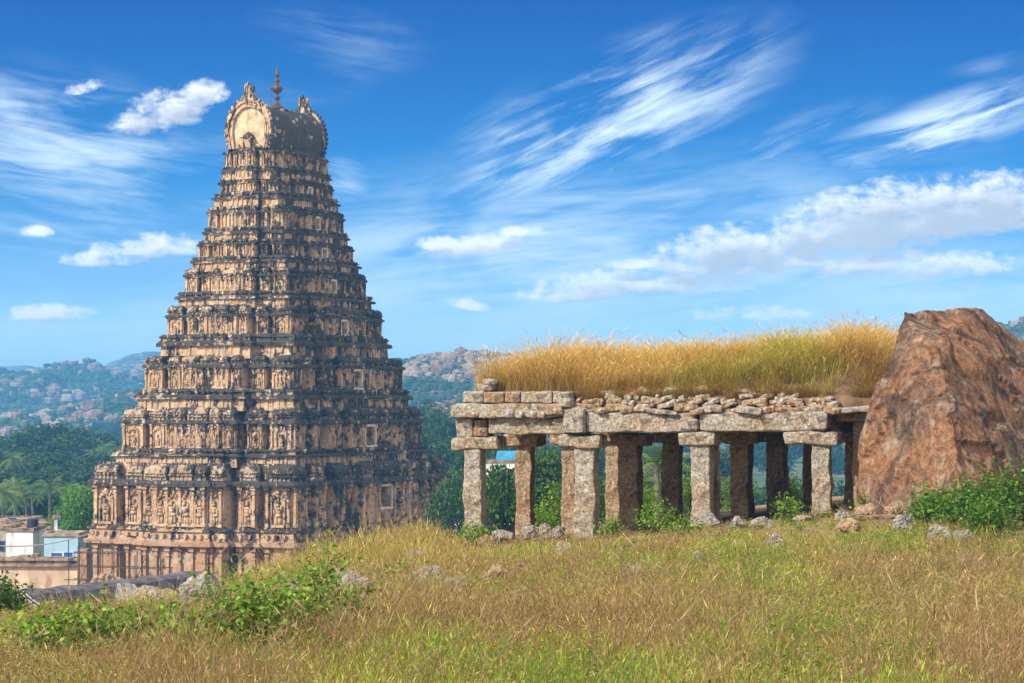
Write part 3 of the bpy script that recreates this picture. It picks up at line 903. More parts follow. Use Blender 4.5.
# roof fill of earth: rises from the front edge
s0r, s1r = px_e(474), px_e(905)
def mound(s, d):
    d = d + .35 * (fbm(s * 1.3, s * 0 + 4, 19, 3) - .5) * (d < 4)
    edge = np.minimum(np.minimum(s - s0r + .05, s1r - s + .2), np.minimum(d + .25, 11.9 - d))
    left = s < px_e(575)
    zf = np.where(left, PZ(393, 62) + .0, PZ(413, 61) + .0)
    blend = sstep(px_e(560), px_e(585), s)
    zf = PZ(394, 62) * (1 - blend) + PZ(406.5, 60.5) * blend
    top = PZ(381, 63) + .75 * sstep(2, 11.5, s) + .25 * (fbm(s * .9, d * .9, 7, 3) - .5)
    t = sstep(-.2, 2.2, edge)
    return zf + (top - zf) * (t * .75 + .25 * np.sqrt(np.clip(edge + .05, 0, 2.2) / 2.25)) + .08 * (fbm(s * 3, d * 3, 8, 3) - .5)
ns, nd = 120, 80
sg_, dg_ = np.meshgrid(np.linspace(s0r, s1r, ns), np.linspace(.02, 11.8, nd))
zz = mound(sg_, dg_)
wx = P0.x + sg_ * e_ax.x + dg_ * d_ax.x; wy = P0.y + sg_ * e_ax.y + dg_ * d_ax.y
loc = np.stack([sg_.ravel(), dg_.ravel(), zz.ravel() - pav.location.z], 1)
# skirt down to the slabs
idx = np.arange(ns * nd).reshape(nd, ns)
fq = np.stack([idx[:-1, :-1].ravel(), idx[:-1, 1:].ravel(), idx[1:, 1:].ravel(), idx[1:, :-1].ravel()], 1)
rim = np.concatenate([idx[0, :], idx[1:, -1], idx[-1, :-1][::-1], idx[1:-1, 0][::-1]])
sk = loc[rim].copy(); sk[:, 2] = zR + .258 - pav.location.z
nb = len(loc); loc = np.concatenate([loc, sk]); k_ = np.arange(len(rim)); k2 = (k_ + 1) % len(rim)
fs = np.stack([rim[k_], nb + k_, nb + k2, rim[k2]], 1)
M['soil'] = simple('red_brown_roof_earth', (.15, .09, .05), .35, 2.5, dirt=(.10, .06, .035))
mesh_np('roof_earth', loc, [fq, fs], M['soil'], parent=pav, smooth=True)
# rubble course above the right-hand beams
x = 577.0; q = 0
while x < 838:
    w = rg.choice([6, 8, 10, 13, 17, 21]) * rg.uniform(.85, 1.15)
    h0 = rg.uniform(4.5, 8.5)
    front(x, x + w + 1.5, 413 - h0, 413.2, rg.choice([G, GG, GW, GW, GW]), 300 + q, 'rubble_stone', cuts=3, depth=rg.uniform(.35, .6), dout=rg.uniform(-.05, .14), tilt=rg.uniform(-.12, .12), amp=.055, rnd=.05); q += 1
    y = 413 - h0
    while y > 396 + rg.uniform(-1, 4):
        h1 = rg.uniform(3, 6.5); ww = w * rg.uniform(.6, 1.2); xx = x + rg.uniform(-3, 4)
        front(xx, xx + ww, y - h1, y + .6, rg.choice([G, GG, GW, GW]), 300 + q, 'rubble_stone', cuts=3, depth=rg.uniform(.3, .5), dout=.02 - (413 - y) * .02, tilt=rg.uniform(-.35, .35), amp=.055, rnd=.05); q += 1
        y -= h1 * rg.uniform(.8, 1.2)
    x += w * .85
for x, y in ((643, 394), (812, 396), (824, 400), (741, 392), (700, 392), (605, 396), (668, 392), (765, 394)):
    front(x - rg.uniform(4, 9), x + rg.uniform(4, 9), y - 4, y + 3, rg.choice([GG, GW]), 380 + x, 'rubble_stone', cuts=3, depth=.35, dout=-.45, tilt=rg.uniform(-.4, .4), amp=.06, rnd=.06)
# small stack of stones at the left corner
for a, b, y0, y1 in ((479, 494, 385, 391.5), (484, 497, 380, 385.5)):
    front(a, b, y0, y1, rg.choice([G, GG]), 400 + a + int(y0), 'coping_stone', cuts=3, depth=.45, dout=-.1, amp=.03)

# ================================================================== BOULDER
def hull_rock(name, pts, mat, cuts=4, amp=.25, seed=3, origin=None, smooth=False, parent=None):
    bm = bmesh.new()
    o0 = Vector(origin)
    for p in pts: bm.verts.new(Vector(p) - o0)
    r = bmesh.ops.convex_hull(bm, input=bm.verts[:])
    bmesh.ops.delete(bm, geom=list({g for g in r['geom_interior'] + r['geom_unused'] if isinstance(g, bmesh.types.BMVert)}), context='VERTS')
    bmesh.ops.triangulate(bm, faces=bm.faces[:])
    size = max((v.co.length for v in bm.verts))
    for it in range(cuts + 2):
        L = size / 2 ** it * .55
        es = [e for e in bm.edges if e.calc_length() > L]
        if es: bmesh.ops.subdivide_edges(bm, edges=es, cuts=1, use_grid_fill=False); bmesh.ops.triangulate(bm, faces=bm.faces[:])
        if it == 3: bmesh.ops.smooth_vert(bm, verts=bm.verts[:], factor=.12, use_axis_x=True, use_axis_y=True, use_axis_z=True)
    bm.normal_update(); s = Vector((seed * 5.1, seed * 2.3, seed))
    for v in bm.verts:
        p = v.co
        f = mnoise.fractal(p * (1.1 / size * 3) + s, 1.0, 2.1, 4)
        rd = 1 - abs(mnoise.noise(p * (7 / size) + s)) * 2
        a2 = mnoise.fractal(p * (14 / size) + s, .9, 2.1, 4)
        strata = mnoise.noise(Vector((p.x * .35 + p.z * .9, p.y * .5, p.z * 1.6 - p.x * .9)) * (6 / size) + s)
        v.co = p + v.normal * amp * (f * .7 - .25 + max(0, rd - .72) * -1.8 + a2 * .45 + strata * .5 + mnoise.cell(p * (9 / size) + s + Vector((f, a2, f)) * .6) * .45)
    bm.normal_update()
    me = bpy.data.meshes.new(name); bm.to_mesh(me); bm.free(); me.materials.append(mat)
    if smooth: me.shade_smooth()
    o = bpy.data.objects.new(name, me); link(o); o.location = o0
    if parent: o.parent = parent
    return o
def W3(px, py, Y): return (PX(px, Y), Y, PZ(py, Y))
bp = [W3(903, 309, 58), W3(901, 318, 57.4), W3(945, 309, 60), W3(983, 306, 61), W3(1000, 320, 61.5), W3(1026, 352, 62), W3(1066, 388, 62), W3(1120, 440, 61.5), W3(1180, 560, 62), W3(1170, 600, 59.5),
      W3(890, 345, 57.2), W3(875, 400, 57), W3(861, 450, 57), W3(859, 505, 57.2), W3(866, 570, 56.5),
      W3(938, 348, 56.2), W3(952, 420, 54.8), W3(964, 480, 53.4), W3(965, 580, 52.6), W3(1075, 610, 55.6), W3(905, 580, 54.6),
      W3(930, 325, 66), W3(990, 325, 67), W3(1080, 400, 68), W3(1150, 560, 68), W3(900, 400, 65), W3(890, 560, 65)]
boulder = hull_rock('boulder', bp, M['boulder'], cuts=5, amp=.15, seed=3, origin=(10.6, 58, gz(10.6, 58) + .5))
tag(boulder, 'huge orange brown boulder leaning beside the right end of the ruined hall', 'boulder')

# ------------------------------------------------------------------ ground sheet
def grid_mesh(name, X, Y, Z, mat, kind='structure', smooth=True):
    n, m = X.shape; idx = np.arange(n * m).reshape(n, m)
    f = np.stack([idx[:-1, :-1].ravel(), idx[:-1, 1:].ravel(), idx[1:, 1:].ravel(), idx[1:, :-1].ravel()], 1)
    o = mesh_np(name, np.stack([X.ravel(), Y.ravel(), Z.ravel()], 1), [f], mat, smooth=smooth)
    if kind: o['kind'] = kind
    return o
ys = np.concatenate([np.linspace(-30, 18, 40), 18 * (5100 / 18.) ** np.linspace(.003, 1, 420)])
u = np.linspace(-1, 1, 301); u = np.sign(u) * np.abs(u) ** 1.35
X = u[None, :] * (np.maximum(ys, 0)[:, None] * .45 + 40); Y = np.repeat(ys[:, None], 301, 1)
Z = ground_z(X, Y)
m, t, b = mat_new('hill_soil_and_fields')
co = t.new('ShaderNodeNewGeometry').outputs['Position']
c = t.mix(t.ss(t.noise(co, .8, 6), .4, .62), (.20, .13, .07), (.17, .15, .055))
c = t.mix(t.ss(t.noise(co, 3.5, 6), .5, .7), c, (.27, .17, .10))
sep = t.new('ShaderNodeSeparateXYZ'); t.put(sep.inputs[0], co)
farm = t.mix(t.ss(t.noise(co, .012, 6, .6), .42, .58), (.045, .085, .03), (.10, .12, .045))
farm = t.mix(t.ss(t.noise(co, .03, 5, .6), .58, .68), farm, (.24, .16, .09))
dry = t.mix(t.ss(t.noise(co, .35, 6, .65), .42, .62), (.32, .22, .13), (.15, .13, .06))
c = t.mix(t.ss(sep.outputs[1], 70, 95), c, dry)
c = t.mix(t.ss(sep.outputs[1], 230, 290), c, farm)
t.put(b.inputs['Base Color'], c); b.inputs['Roughness'].default_value = 1
t.put(b.inputs['Normal'], t.bump(t.noise(co, 6, 6), .6, .1))
grid_mesh('ground', X, Y, Z, m)
# ================================================================== GRASS
def col_lerp(cols, t):
    """cols (k,3), t in [0,1]"""
    cols = np.asarray(cols, float); k = len(cols) - 1
    x = np.clip(t, 0, .9999) * k; i = x.astype(int); f = (x - i)[:, None]
    return cols[i] * (1 - f) + cols[i + 1] * f
def blades(name, roots, h, w, col, lean, rs, mat, parent=None, curve=.5, wind=(0, 0), tipcol=None, head=0.0):
    """roots (n,3); h, w (n,); bent blades of 5 vertices (+ a small seed head diamond)"""
    n = len(roots)
    a = rs.uniform(0, 2 * np.pi, n); d = np.stack([np.cos(a), np.sin(a), np.zeros(n)], 1)
    ln = (lean * rs.uniform(.2, 1, n) * h)[:, None]
    wd = np.array([wind[0], wind[1], 0])[None, :] * h[:, None]
    up = np.array([0, 0, 1.])[None, :]
    a2 = rs.uniform(0, 2 * np.pi, n); s = np.stack([np.cos(a2), np.sin(a2), np.zeros(n)], 1) * w[:, None] / 2
    p1 = roots + d * ln * .3 + wd * .25 + up * (h * .55)[:, None]
    p2 = roots + d * ln + wd + up * (h * (1 - curve * .2))[:, None]
    V = np.stack([roots - s, roots + s, p1 + s * .8, p1 - s * .8, p2], 1)
    tc = col if tipcol is None else tipcol
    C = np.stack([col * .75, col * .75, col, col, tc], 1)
    i = np.arange(n)[:, None] * 5
    q = np.concatenate([i, i + 1, i + 2, i + 3], 1); t3 = np.concatenate([i + 3, i + 2, i + 4], 1)
    V = V.reshape(-1, 3); C = C.reshape(-1, 3); fl = [q, t3]
    if head > 0:
        m_ = rs.rand(n) < head; k = m_.sum(); r2 = p2[m_]; hh = (h[m_] * rs.uniform(.10, .22, k))[:, None]
        dr = (p2 - p1)[m_]; dr /= np.linalg.norm(dr, axis=1)[:, None]
        ss_ = s[m_] * 2.0
        HV = np.stack([r2 - dr * hh * .3, r2 + ss_ + dr * hh * .2, r2 + dr * hh, r2 - ss_ + dr * hh * .2], 1).reshape(-1, 3)
        b0 = len(V); j = np.arange(k)[:, None] * 4 + b0
        HC = np.repeat(tc[m_] * rs.uniform(.9, 1.3, (k, 1)), 4, 0)
        V = np.concatenate([V, HV]); C = np.concatenate([C, HC]); fl = [np.concatenate([q, np.concatenate([j, j + 1, j + 2, j + 3], 1)]), t3]
    return mesh_np(name, V, fl, mat, np.clip(C, 0, 1), parent)

rs = np.random.RandomState(7)
def scatter_tufts(nt, per, y0, y1, spread, seed):
    r = np.random.RandomState(seed)
    Yt = y0 * (y1 / y0) ** (r.rand(nt) ** .85)
    Xt = r.uniform(-1, 1, nt) * (.235 * Yt + 2.2)
    Y_ = np.repeat(Yt, per); X_ = np.repeat(Xt, per)
    sp = spread * (.5 + .5 * r.rand(nt * per)) * (1 + Y_ / 60)
    a = r.uniform(0, 2 * np.pi, nt * per); q = np.sqrt(r.rand(nt * per)) * sp
    X_ = X_ + np.cos(a) * q; Y_ = Y_ + np.sin(a) * q
    tid = np.repeat(np.arange(nt), per)
    return X_, Y_, tid
def bald(X_, Y_):
    """where nothing grows: under the hall, the boulder, bare patches"""
    s = (X_ - P0.x) * e_ax.x + (Y_ - P0.y) * e_ax.y; d = (X_ - P0.x) * d_ax.x + (Y_ - P0.y) * d_ax.y
    inside = (s > -.3) & (s < 10.5) & (d > .2) & (d < 12)
    bo = ((X_ - 11.3) / 3.2) ** 2 + ((Y_ - 59) / 5.5) ** 2 < 1
    return inside, bo
# short dry and green ground cover over the whole slope
PAL_DRY = [(.13, .085, .035), (.25, .18, .06), (.36, .28, .09), (.52, .43, .16)]
PAL_OLV = [(.14, .15, .02), (.26, .25, .03), (.38, .35, .05), (.48, .43, .10)]
PAL_GRN = [(.05, .11, .01), (.10, .19, .015), (.18, .29, .025), (.30, .39, .05)]
def grass_layer(name, nt, per, y0, y1, hr, pal_f, seed, label, spread=.16, wmul=1.0, lean=.5, head=.25, dens=None, hfun=None):
    r = np.random.RandomState(seed)
    X_, Y_, tid = scatter_tufts(nt, per, y0, y1, spread, seed)
    ins, bo = bald(X_, Y_)
    keep = ~bo & (~ins | (r.rand(len(X_)) < .35))
    bare_ = sstep(.57, .64, fbm(X_ * .5 + 7, Y_ * .28, 99, 3)) * sstep(26, 34, Y_)
    keep &= r.rand(len(X_)) < 1 - .8 * bare_
    if dens is not None: keep &= r.rand(len(X_)) < dens(X_, Y_)
    X_, Y_, tid, ins = X_[keep], Y_[keep], tid[keep], ins[keep]
    n = len(X_); Z_ = ground_z(X_, Y_) - .03
    th = np.random.RandomState(seed + 1).uniform(.6, 1.15, nt)[tid]
    h = r.uniform(hr[0], hr[1], n) * th * np.where(ins, .4, 1)
    if hfun is not None: h = h * hfun(X_, Y_)
    h = h * (1.5 - .4 * sstep(48, 56, Y_) * sstep(-2, 0, X_)) * (.35 + 1.3 * fbm(X_ * 1.1, Y_ * .7, seed % 2 + 3, 3) ** 1.2) * (1 - .62 * sstep(-1.9, -1.1, X_) * sstep(46, 54, Y_)) * (1 - .45 * (1 - sstep(-4.5, -2.2, X_)) * (1 - sstep(36, 46, Y_)))
    w = (.0022 + .00013 * Y_) * wmul * r.uniform(.7, 1.4, n)
    col = pal_f(X_, Y_, tid, r)
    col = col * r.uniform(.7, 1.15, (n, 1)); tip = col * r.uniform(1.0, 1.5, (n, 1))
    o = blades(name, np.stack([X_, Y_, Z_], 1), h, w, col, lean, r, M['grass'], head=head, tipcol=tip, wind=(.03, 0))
    tag(o, label, 'grass', kind='stuff'); return o
def zone(X_, Y_):
    """0 dry red-brown, 0.5 olive, 1 green; follows soft patches on the slope"""
    z = .40 + 1.6 * (fbm(X_ * .32 + 3, Y_ * .16, 21, 3) - .5) + 1.2 * (fbm(X_ * 1.4, Y_ * .7, 22, 3) - .5)
    z += .25 * sstep(38, 50, Y_) * (1 - sstep(54, 60, Y_))
    z += .07 * np.exp(-((X_ - 1.5) / 1.6) ** 2 - ((Y_ - 21) / 2.5) ** 2)
    z -= .22 * sstep(1.5, 4, X_) * (1 - sstep(24, 32, Y_))
    return np.clip(z, 0, 1)
def pal_mix(X_, Y_, tid, r):
    n = len(X_); z = zone(X_, Y_) + r.normal(0, .17, n); t = r.rand(n)
    a = col_lerp(PAL_DRY, t); b_ = col_lerp(PAL_OLV, t); c_ = col_lerp(PAL_GRN, t)
    w1 = sstep(.28, .46, z)[:, None]; w2 = sstep(.62, .78, z)[:, None]
    return ((a * (1 - w1) + b_ * w1) * (1 - w2) + c_ * w2) * (.62 + .75 * fbm(X_ * .8 + 2, Y_ * .45, 71, 3))[:, None]
def edge_tall(X_, Y_):
    """taller growth along the crest in front of the tower"""
    xe = np.interp(Y_, _XE[0], _XE[1]); k = np.exp(-((X_ - xe - 2.5) / 2.6) ** 2) * sstep(36, 48, Y_) * (1 - sstep(60, 68, Y_))
    return 1 + .5 * k
grass_layer('dry_grass', 40000, 12, 15.5, 78, (.08, .26), pal_mix, 31, 'dry brown and olive feathery grass covering the hill slope', head=.35, hfun=edge_tall)
grass_layer('dry_grass', 13000, 9, 15.5, 70, (.18, .42), lambda X_, Y_, tid, r: col_lerp([(.20, .105, .055), (.28, .165, .085), (.36, .25, .12)], r.rand(len(X_))), 33,
            'taller thin reddish grass stalks with seed heads on the slope', spread=.25, wmul=.85, lean=.8, head=.7, hfun=edge_tall, dens=lambda X_, Y_: .25 + .75 * (zone(X_, Y_) < .45))
def pal_green(X_, Y_, tid, r):
    return col_lerp(PAL_GRN, np.clip(r.rand(len(X_)) * .8 + .2, 0, 1))
grass_layer('green_weeds', 7500, 14, 16, 72, (.07, .22), pal_green, 35, 'low bright green weeds mixed into the dry grass', spread=.14, wmul=2.8, lean=1.1, head=0, dens=lambda X_, Y_: sstep(.42, .72, zone(X_, Y_) + .22 * np.exp(-((Y_ - 57) / 6) ** 2)))
grass_layer('dry_stalks', 420, 9, 15.5, 30, (.30, .62), lambda X_, Y_, tid, r: col_lerp([(.16, .09, .05), (.26, .17, .09), (.40, .31, .16)], r.rand(len(X_))), 39,
            'tall bent dry stalks standing singly near the viewer', spread=.12, wmul=1.0, lean=1.0, head=.8)
# golden crest of grass before the tower
def crest(X_, Y_):
    xe = np.interp(Y_, _XE[0], _XE[1]); return np.exp(-((X_ - xe - 2.9) / 3.4) ** 2) * sstep(36, 46, Y_) * (.45 + .55 * fbm(X_ * .6, Y_ * .5, 57, 3)) * (1 - sstep(66, 74, Y_))
grass_layer('golden_grass', 12000, 16, 38, 74, (.2, .50), lambda X_, Y_, tid, r: col_lerp([(.24, .15, .04), (.33, .25, .055), (.40, .34, .085), (.34, .20, .09)], np.clip(.5 * r.rand(len(X_)) + .5 * fbm(X_ * .8, Y_ * .8, 50, 3), 0, 1)), 37,
            'tall yellow green grass along the crest before the tower', spread=.2, lean=.4, head=.3, dens=crest)
# rough scrub on the lower slope beyond the edge, left
r = np.random.RandomState(41)
n = 60000; Y_ = r.uniform(34, 200, n); X_ = r.uniform(-.24, -.02, n) * Y_
col = col_lerp([(.28, .17, .10), (.36, .25, .13), (.30, .27, .10), (.16, .2, .05)], np.clip(fbm(X_ * .2, Y_ * .1, 61, 3) * 1.1 + r.normal(0, .15, n) - .1, 0, 1))
o = blades('scrub_grass', np.stack([X_, Y_, ground_z(X_, Y_)], 1), r.uniform(.15, .5, n) * (.5 + .5 * sstep(40, 90, Y_)), .008 + .0003 * Y_, col, .6, r, M['grass'], head=.3)
tag(o, 'sparse brown scrub grass on the lower slope toward the tower', 'grass', kind='stuff')

# grass on the hall roof
r = np.random.RandomState(43); nt = 6500; per = 26
st = r.uniform(s0r + .1, s1r - .2, nt); dt = .15 + r.rand(nt) ** 1.3 * 8
keep = (dt > (.15 + (.45 * sstep(px_e(585), px_e(640), st) + .25 * sstep(px_e(760), px_e(850), st)) + .5 * (fbm(st * 1.1, dt * 0 + 2, 4, 2) - .5)))
keep |= r.rand(nt) < .07
st, dt = st[keep], dt[keep]; nt = len(st)
s_ = np.repeat(st, per) + r.normal(0, .10, nt * per); d_ = np.repeat(dt, per) + r.normal(0, .10, nt * per)
zc_ = mound(s_, np.maximum(d_, -.1)) - .05
hh = (.62 + .75 * fbm(s_ * 1.4, d_ * .8, 95, 3)) * r.uniform(.45, 1.0, nt * per) * np.repeat(r.uniform(.35, 1.35, nt) ** 1.1, per) * (1.12 - .22 * sstep(px_e(560), px_e(640), s_))
gl = col_lerp([(.22, .12, .035), (.38, .23, .06), (.54, .385, .13), (.68, .54, .27)], np.clip(r.rand(nt * per) * .6 + .4 * np.repeat(r.rand(nt), per), 0, 1))
grn = col_lerp(PAL_OLV, r.rand(nt * per))
kg = (sstep(px_e(600), px_e(700), s_) * sstep(.42, .6, fbm(s_ * .8, d_ * .5, 70, 3)))[:, None]
gl = gl * (1 - kg * .75) + grn * kg * .75
wx = P0.x + s_ * e_ax.x + d_ * d_ax.x; wy = P0.y + s_ * e_ax.y + d_ * d_ax.y
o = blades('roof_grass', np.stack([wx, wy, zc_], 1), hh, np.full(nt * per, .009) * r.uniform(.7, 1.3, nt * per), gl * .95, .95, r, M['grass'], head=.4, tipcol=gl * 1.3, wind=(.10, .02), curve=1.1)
tag(o, 'tall golden dry grass growing on the roof of the ruined hall', 'grass', kind='stuff')

# short russet growth on the earth bank of the roof
r = np.random.RandomState(45); n = 60000
s_ = r.uniform(px_e(570), s1r - .1, n); d_ = .05 + r.rand(n) ** 1.5 * 2.2
k = fbm(s_ * 1.6, d_ * 2.0, 88, 3) > .38; s_, d_ = s_[k], d_[k]; n = len(s_)
cc = col_lerp([(.16, .09, .035), (.30, .17, .06), (.42, .28, .10), (.36, .33, .09)], r.rand(n))
o = blades('roof_undergrowth', np.stack([P0.x + s_ * e_ax.x + d_ * d_ax.x, P0.y + s_ * e_ax.y + d_ * d_ax.y, mound(s_, d_) - .03], 1), r.uniform(.10, .42, n), .010 * r.uniform(.7, 1.5, n), cc, 1.2, r, M['grass'], head=.2, curve=1.3)
tag(o, 'short russet grass and roots on the earth edge of the hall roof', 'grass', kind='stuff')

# ================================================================== SHRUBS AND TREES
def leaves(C, size, r, pal, aspect=.55, up=.3, bright=None):
    """C (n,3) centres; folded diamond leaves"""
    n = len(C)
    a = r.normal(0, 1, (n, 3)); a[:, 2] = a[:, 2] * .7; a /= np.linalg.norm(a, axis=1)[:, None]
    nn = r.normal(0, 1, (n, 3)); nn[:, 2] += up * 3
    b_ = np.cross(a, nn); b_ /= np.linalg.norm(b_, axis=1)[:, None] + 1e-9
    nrm = np.cross(b_, a)
    L = (size * r.uniform(.6, 1.3, n))[:, None]; Wd = L * aspect
    V = np.stack([C - a * L * .5, C + b_ * Wd * .5 + nrm * L * .10, C + a * L * .5 - nrm * L * .08, C - b_ * Wd * .5 + nrm * L * .10], 1).reshape(-1, 3)
    t = r.rand(n) if bright is None else np.clip(bright, 0, 1)
    c = col_lerp(pal, t); c = c * r.uniform(.8, 1.2, (n, 1))
    Cc = np.repeat(c, 4, 0); i = np.arange(n)[:, None] * 4
    f = np.concatenate([np.concatenate([i, i + 1, i + 2], 1), np.concatenate([i, i + 2, i + 3], 1)])
    return V, f, np.clip(Cc, 0, 1)
LEAF = [(.045, .10, .010), (.09, .19, .015), (.17, .31, .025), (.29, .43, .05)]
LEAF_DK = [(.022, .055, .012), (.04, .09, .016), (.06, .13, .02), (.10, .19, .03)]
def shrub(name, x, y, h, wid, nst, nleaf, size, seed, label, cat='shrub', group=None, pal=LEAF, dep=None, bare=0.15, hang=.2):
    r = np.random.RandomState(seed); z = gz(x, y) - .02
    root = empty(name, (x, y, z), 0, label, cat, group)
    st = MB(); pts = []
    for k in range(nst):
        a = r.uniform(0, 2 * math.pi); q = r.uniform(.1, 1)
        bx, by = math.cos(a) * wid * .5 * q, math.sin(a) * (dep or wid) * .5 * q
        hh = h * r.uniform(.55, 1.08) * (1 - .35 * q * q)
        b0 = Vector((bx * .35, by * .35, 0)); P = [b0]
        for j in range(1, 5):
            f = j / 4
            P.append(Vector((bx * (.35 + .65 * f) + r.normal(0, .04) * h, by * (.35 + .65 * f) + r.normal(0, .04) * h, hh * f ** .9)))
        st.tube(P, [.014 * h, .011 * h, .009 * h, .006 * h, .003 * h], 4)
        m_ = max(4, nleaf // nst)
        for q_ in range(m_):
            f = bare + (1 - bare) * r.rand() ** .8; j = min(3, int(f * 4)); g = f * 4 - j
            c = P[j].lerp(P[j + 1], g)
            sp = .11 * h * (1.15 - .5 * f) + size * .8
            pts.append((c.x + r.normal(0, sp), c.y + r.normal(0, sp), max(.02, c.z + r.normal(0, sp * .8))))
        for q_ in range(2):
            j = r.randint(1, 4); c = P[j]; e = c + Vector((r.normal(0, .14) * h, r.normal(0, .14) * h, r.uniform(.02, .16) * h))
            st.tube([c, e], [.006 * h, .003 * h], 3)
    st.build('stem', M['bark'], root)
    C = np.array(pts); br = np.clip(.35 + .5 * (C[:, 2] / h - .5) + r.normal(0, .22, len(C)), 0, 1) if False else r.rand(len(C))
    V, f, Cc = leaves(C, size, r, pal, .6, bright=br)
    mesh_np('foliage', V, [f], M['leaf'], Cc, root)
    return root
def atpx(px, Y): return (PX(px, Y), Y)
FS = [  # px, depth, h, w, label
    (58, 23.8, .42, 1.1, 'small leafy shrub at the lower left end of the foreground row of shrubs'),
    (98, 23.4, .46, 1.0, 'bright green shrub beside the leftmost small one in the foreground grass'),
    (142, 23.6, .42, 1.0, 'low green shrub between the two left foreground shrubs and the broad bush'),
    (187, 23.2, .46, 1.0, 'mid green shrub touching the left flank of the broad foreground bush'),
    (235, 23.0, .68, 1.4, 'broadest and densest leafy green bush in the middle of the foreground row'),
    (290, 24.5, .62, .9, 'tall loose shrub touching the right flank of the broad foreground bush'),
    (322, 26, .78, .4, 'slender upright sapling with few leaves above the foreground stones'),
    (350, 26, .44, .6, 'small outermost right shrub of the foreground row near the flat stones'),
]
for q, (px, Y, h, w, lb) in enumerate(FS):
    x, y = atpx(px, Y)
    shrub('leafy_shrub', x, y, h * 1.3, w * 1.15, 9 + int(w * 9), int(420 * w * h * 5), .066, 500 + q, lb, group='leafy shrubs in the foreground', dep=.8, bare=.2)
RSH = [(930, 50.5, .85, 1.0, 'leafy green shrub at the foot of the huge boulder, nearest the ruined hall'),
       (962, 49.5, 1.0, 1.1, 'taller leafy shrub before the middle of the boulder foot'),
       (990, 49, 1.2, 1.2, 'dense shrub between the two outer shrubs before the boulder'),
       (1022, 48.5, 1.5, 1.3, 'tallest leafy shrub by the right flank of the boulder'),
       (985, 47, .7, 1.0, 'low bright weed bush in front of the boulder shrubs')]
for q, (px, Y, h, w, lb) in enumerate(RSH):
    x, y = atpx(px, Y)
    shrub('leafy_shrub', x, y, h, w, 12, 1500, .085, 520 + q, lb, group='shrubs before the boulder', pal=[(.03, .08, .01), (.06, .15, .015), (.10, .22, .02), (.16, .30, .04)])
MSH = [(556, 73.5, 1.75, 1.9, 'dense bright green bush seen between the first two hall pillars', 'bush'),
       (540, 78, 1.5, 1.6, 'yellow green bush behind the first inner pillar of the hall', 'bush'),
       (503, 76, 1.0, 1.6, 'low green bush just right of the leftmost hall pillar', 'bush'),
       (655, 57.5, .75, .9, 'low weedy shrub before the third inner pillar of the hall', 'shrub'),
       (787, 58.3, .65, .8, 'broad leaved weed beside the rightmost front pillar', 'shrub'),
       (868, 56.5, .5, .7, 'small green shrub in the gap beside the boulder', 'shrub'),
       (610, 60.5, .55, .7, 'small green weed clump right of the second front pillar', 'shrub'),
       (742, 75, 1.1, 1.5, 'grassy green bush behind the inner pillars of the middle bay', 'bush'),
       (795, 74, 1.0, 1.6, 'green bush behind the last inner pillars near the boulder', 'bush'),
       (640, 76, 1.2, 1.6, 'green bush behind the third inner pillar', 'bush'),
       (700, 76, 1.3, 1.7, 'green bush behind the third front pillar', 'bush'),
       (4, 40, .75, 1.0, 'dark round bush at the left border of the slope below the compound wall', 'bush'),
       (-14, 39, .95, 1.1, 'larger dark bush partly cut by the left border', 'bush'),
       (470, 62, .6, 1.1, 'green weeds at the foot of the leftmost pillar', 'shrub'),
       (400, 38, .42, .9, 'low green weed patch on the slope under the grassy crest', 'shrub'),
       (680, 55, .5, 1.2, 'low leafy weeds before the third front pillar', 'shrub')]
for q, (px, Y, h, w, lb, cat) in enumerate(MSH):
    x, y = atpx(px, Y)
    shrub('leafy_bush' if cat == 'bush' else 'leafy_shrub', x, y, h, w, 12, int(900 * h * w), .085, 560 + q, lb, cat, pal=LEAF_DK if px < 20 else LEAF)
    if Y > 70:  # behind the crest the ground is low: raise the foot to where the picture shows it
        pass

# forbs: small leafy weeds and brown twiggy ones spread over the slope
def forbs(name, n, per, size, hr, pal, seed, dens, label, y1=66, up=.3, asp=.5):
    r = np.random.RandomState(seed)
    Yt = 15.5 * (y1 / 15.5) ** (r.rand(n) ** .8); Xt = r.uniform(-1, 1, n) * (.235 * Yt + 2)
    ins, bo = bald(Xt, Yt); k = (r.rand(n) < dens(Xt, Yt)) & ~ins & ~bo; Xt, Yt = Xt[k], Yt[k]; n = len(Xt)
    H = r.uniform(hr[0], hr[1], n) * (1 - .6 * sstep(-1.9, -1.1, Xt) * sstep(46, 54, Yt)) * (1 - .35 * (1 - sstep(-4.5, -2.2, Xt))); Zt = ground_z(Xt, Yt)
    m_ = n * per; t = r.rand(m_) ** .7; a = r.uniform(0, 2 * np.pi, m_); ns_ = 5
    st_ = r.randint(0, ns_, m_); sa = (np.repeat(np.arange(n), per) * 1.7 + st_ * 1.26); Hh = np.repeat(H, per)
    rad = Hh * .45 * t
    C = np.stack([np.repeat(Xt, per) + np.cos(sa) * rad + r.normal(0, .035, m_), np.repeat(Yt, per) + np.sin(sa) * rad + r.normal(0, .035, m_), np.repeat(Zt, per) + Hh * t * (.75 + .25 * np.cos(st_)) + .02], 1)
    sz = size * (1 + np.repeat(Yt, per) / 70)
    V, f, Cc = leaves(C, sz, r, pal, asp, up=up, bright=np.clip(r.rand(m_) * .6 + .4 * np.repeat(r.rand(n), per), 0, 1))
    o = mesh_np(name, V, [f], M['leaf'], Cc); tag(o, label, 'weeds', kind='stuff')
forbs('leafy_weeds', 5200, 34, .032, (.12, .34), PAL_GRN, 901, lambda X_, Y_: .12 + .88 * sstep(.35, .65, zone(X_, Y_)), 'small leafy green weeds scattered through the grass')
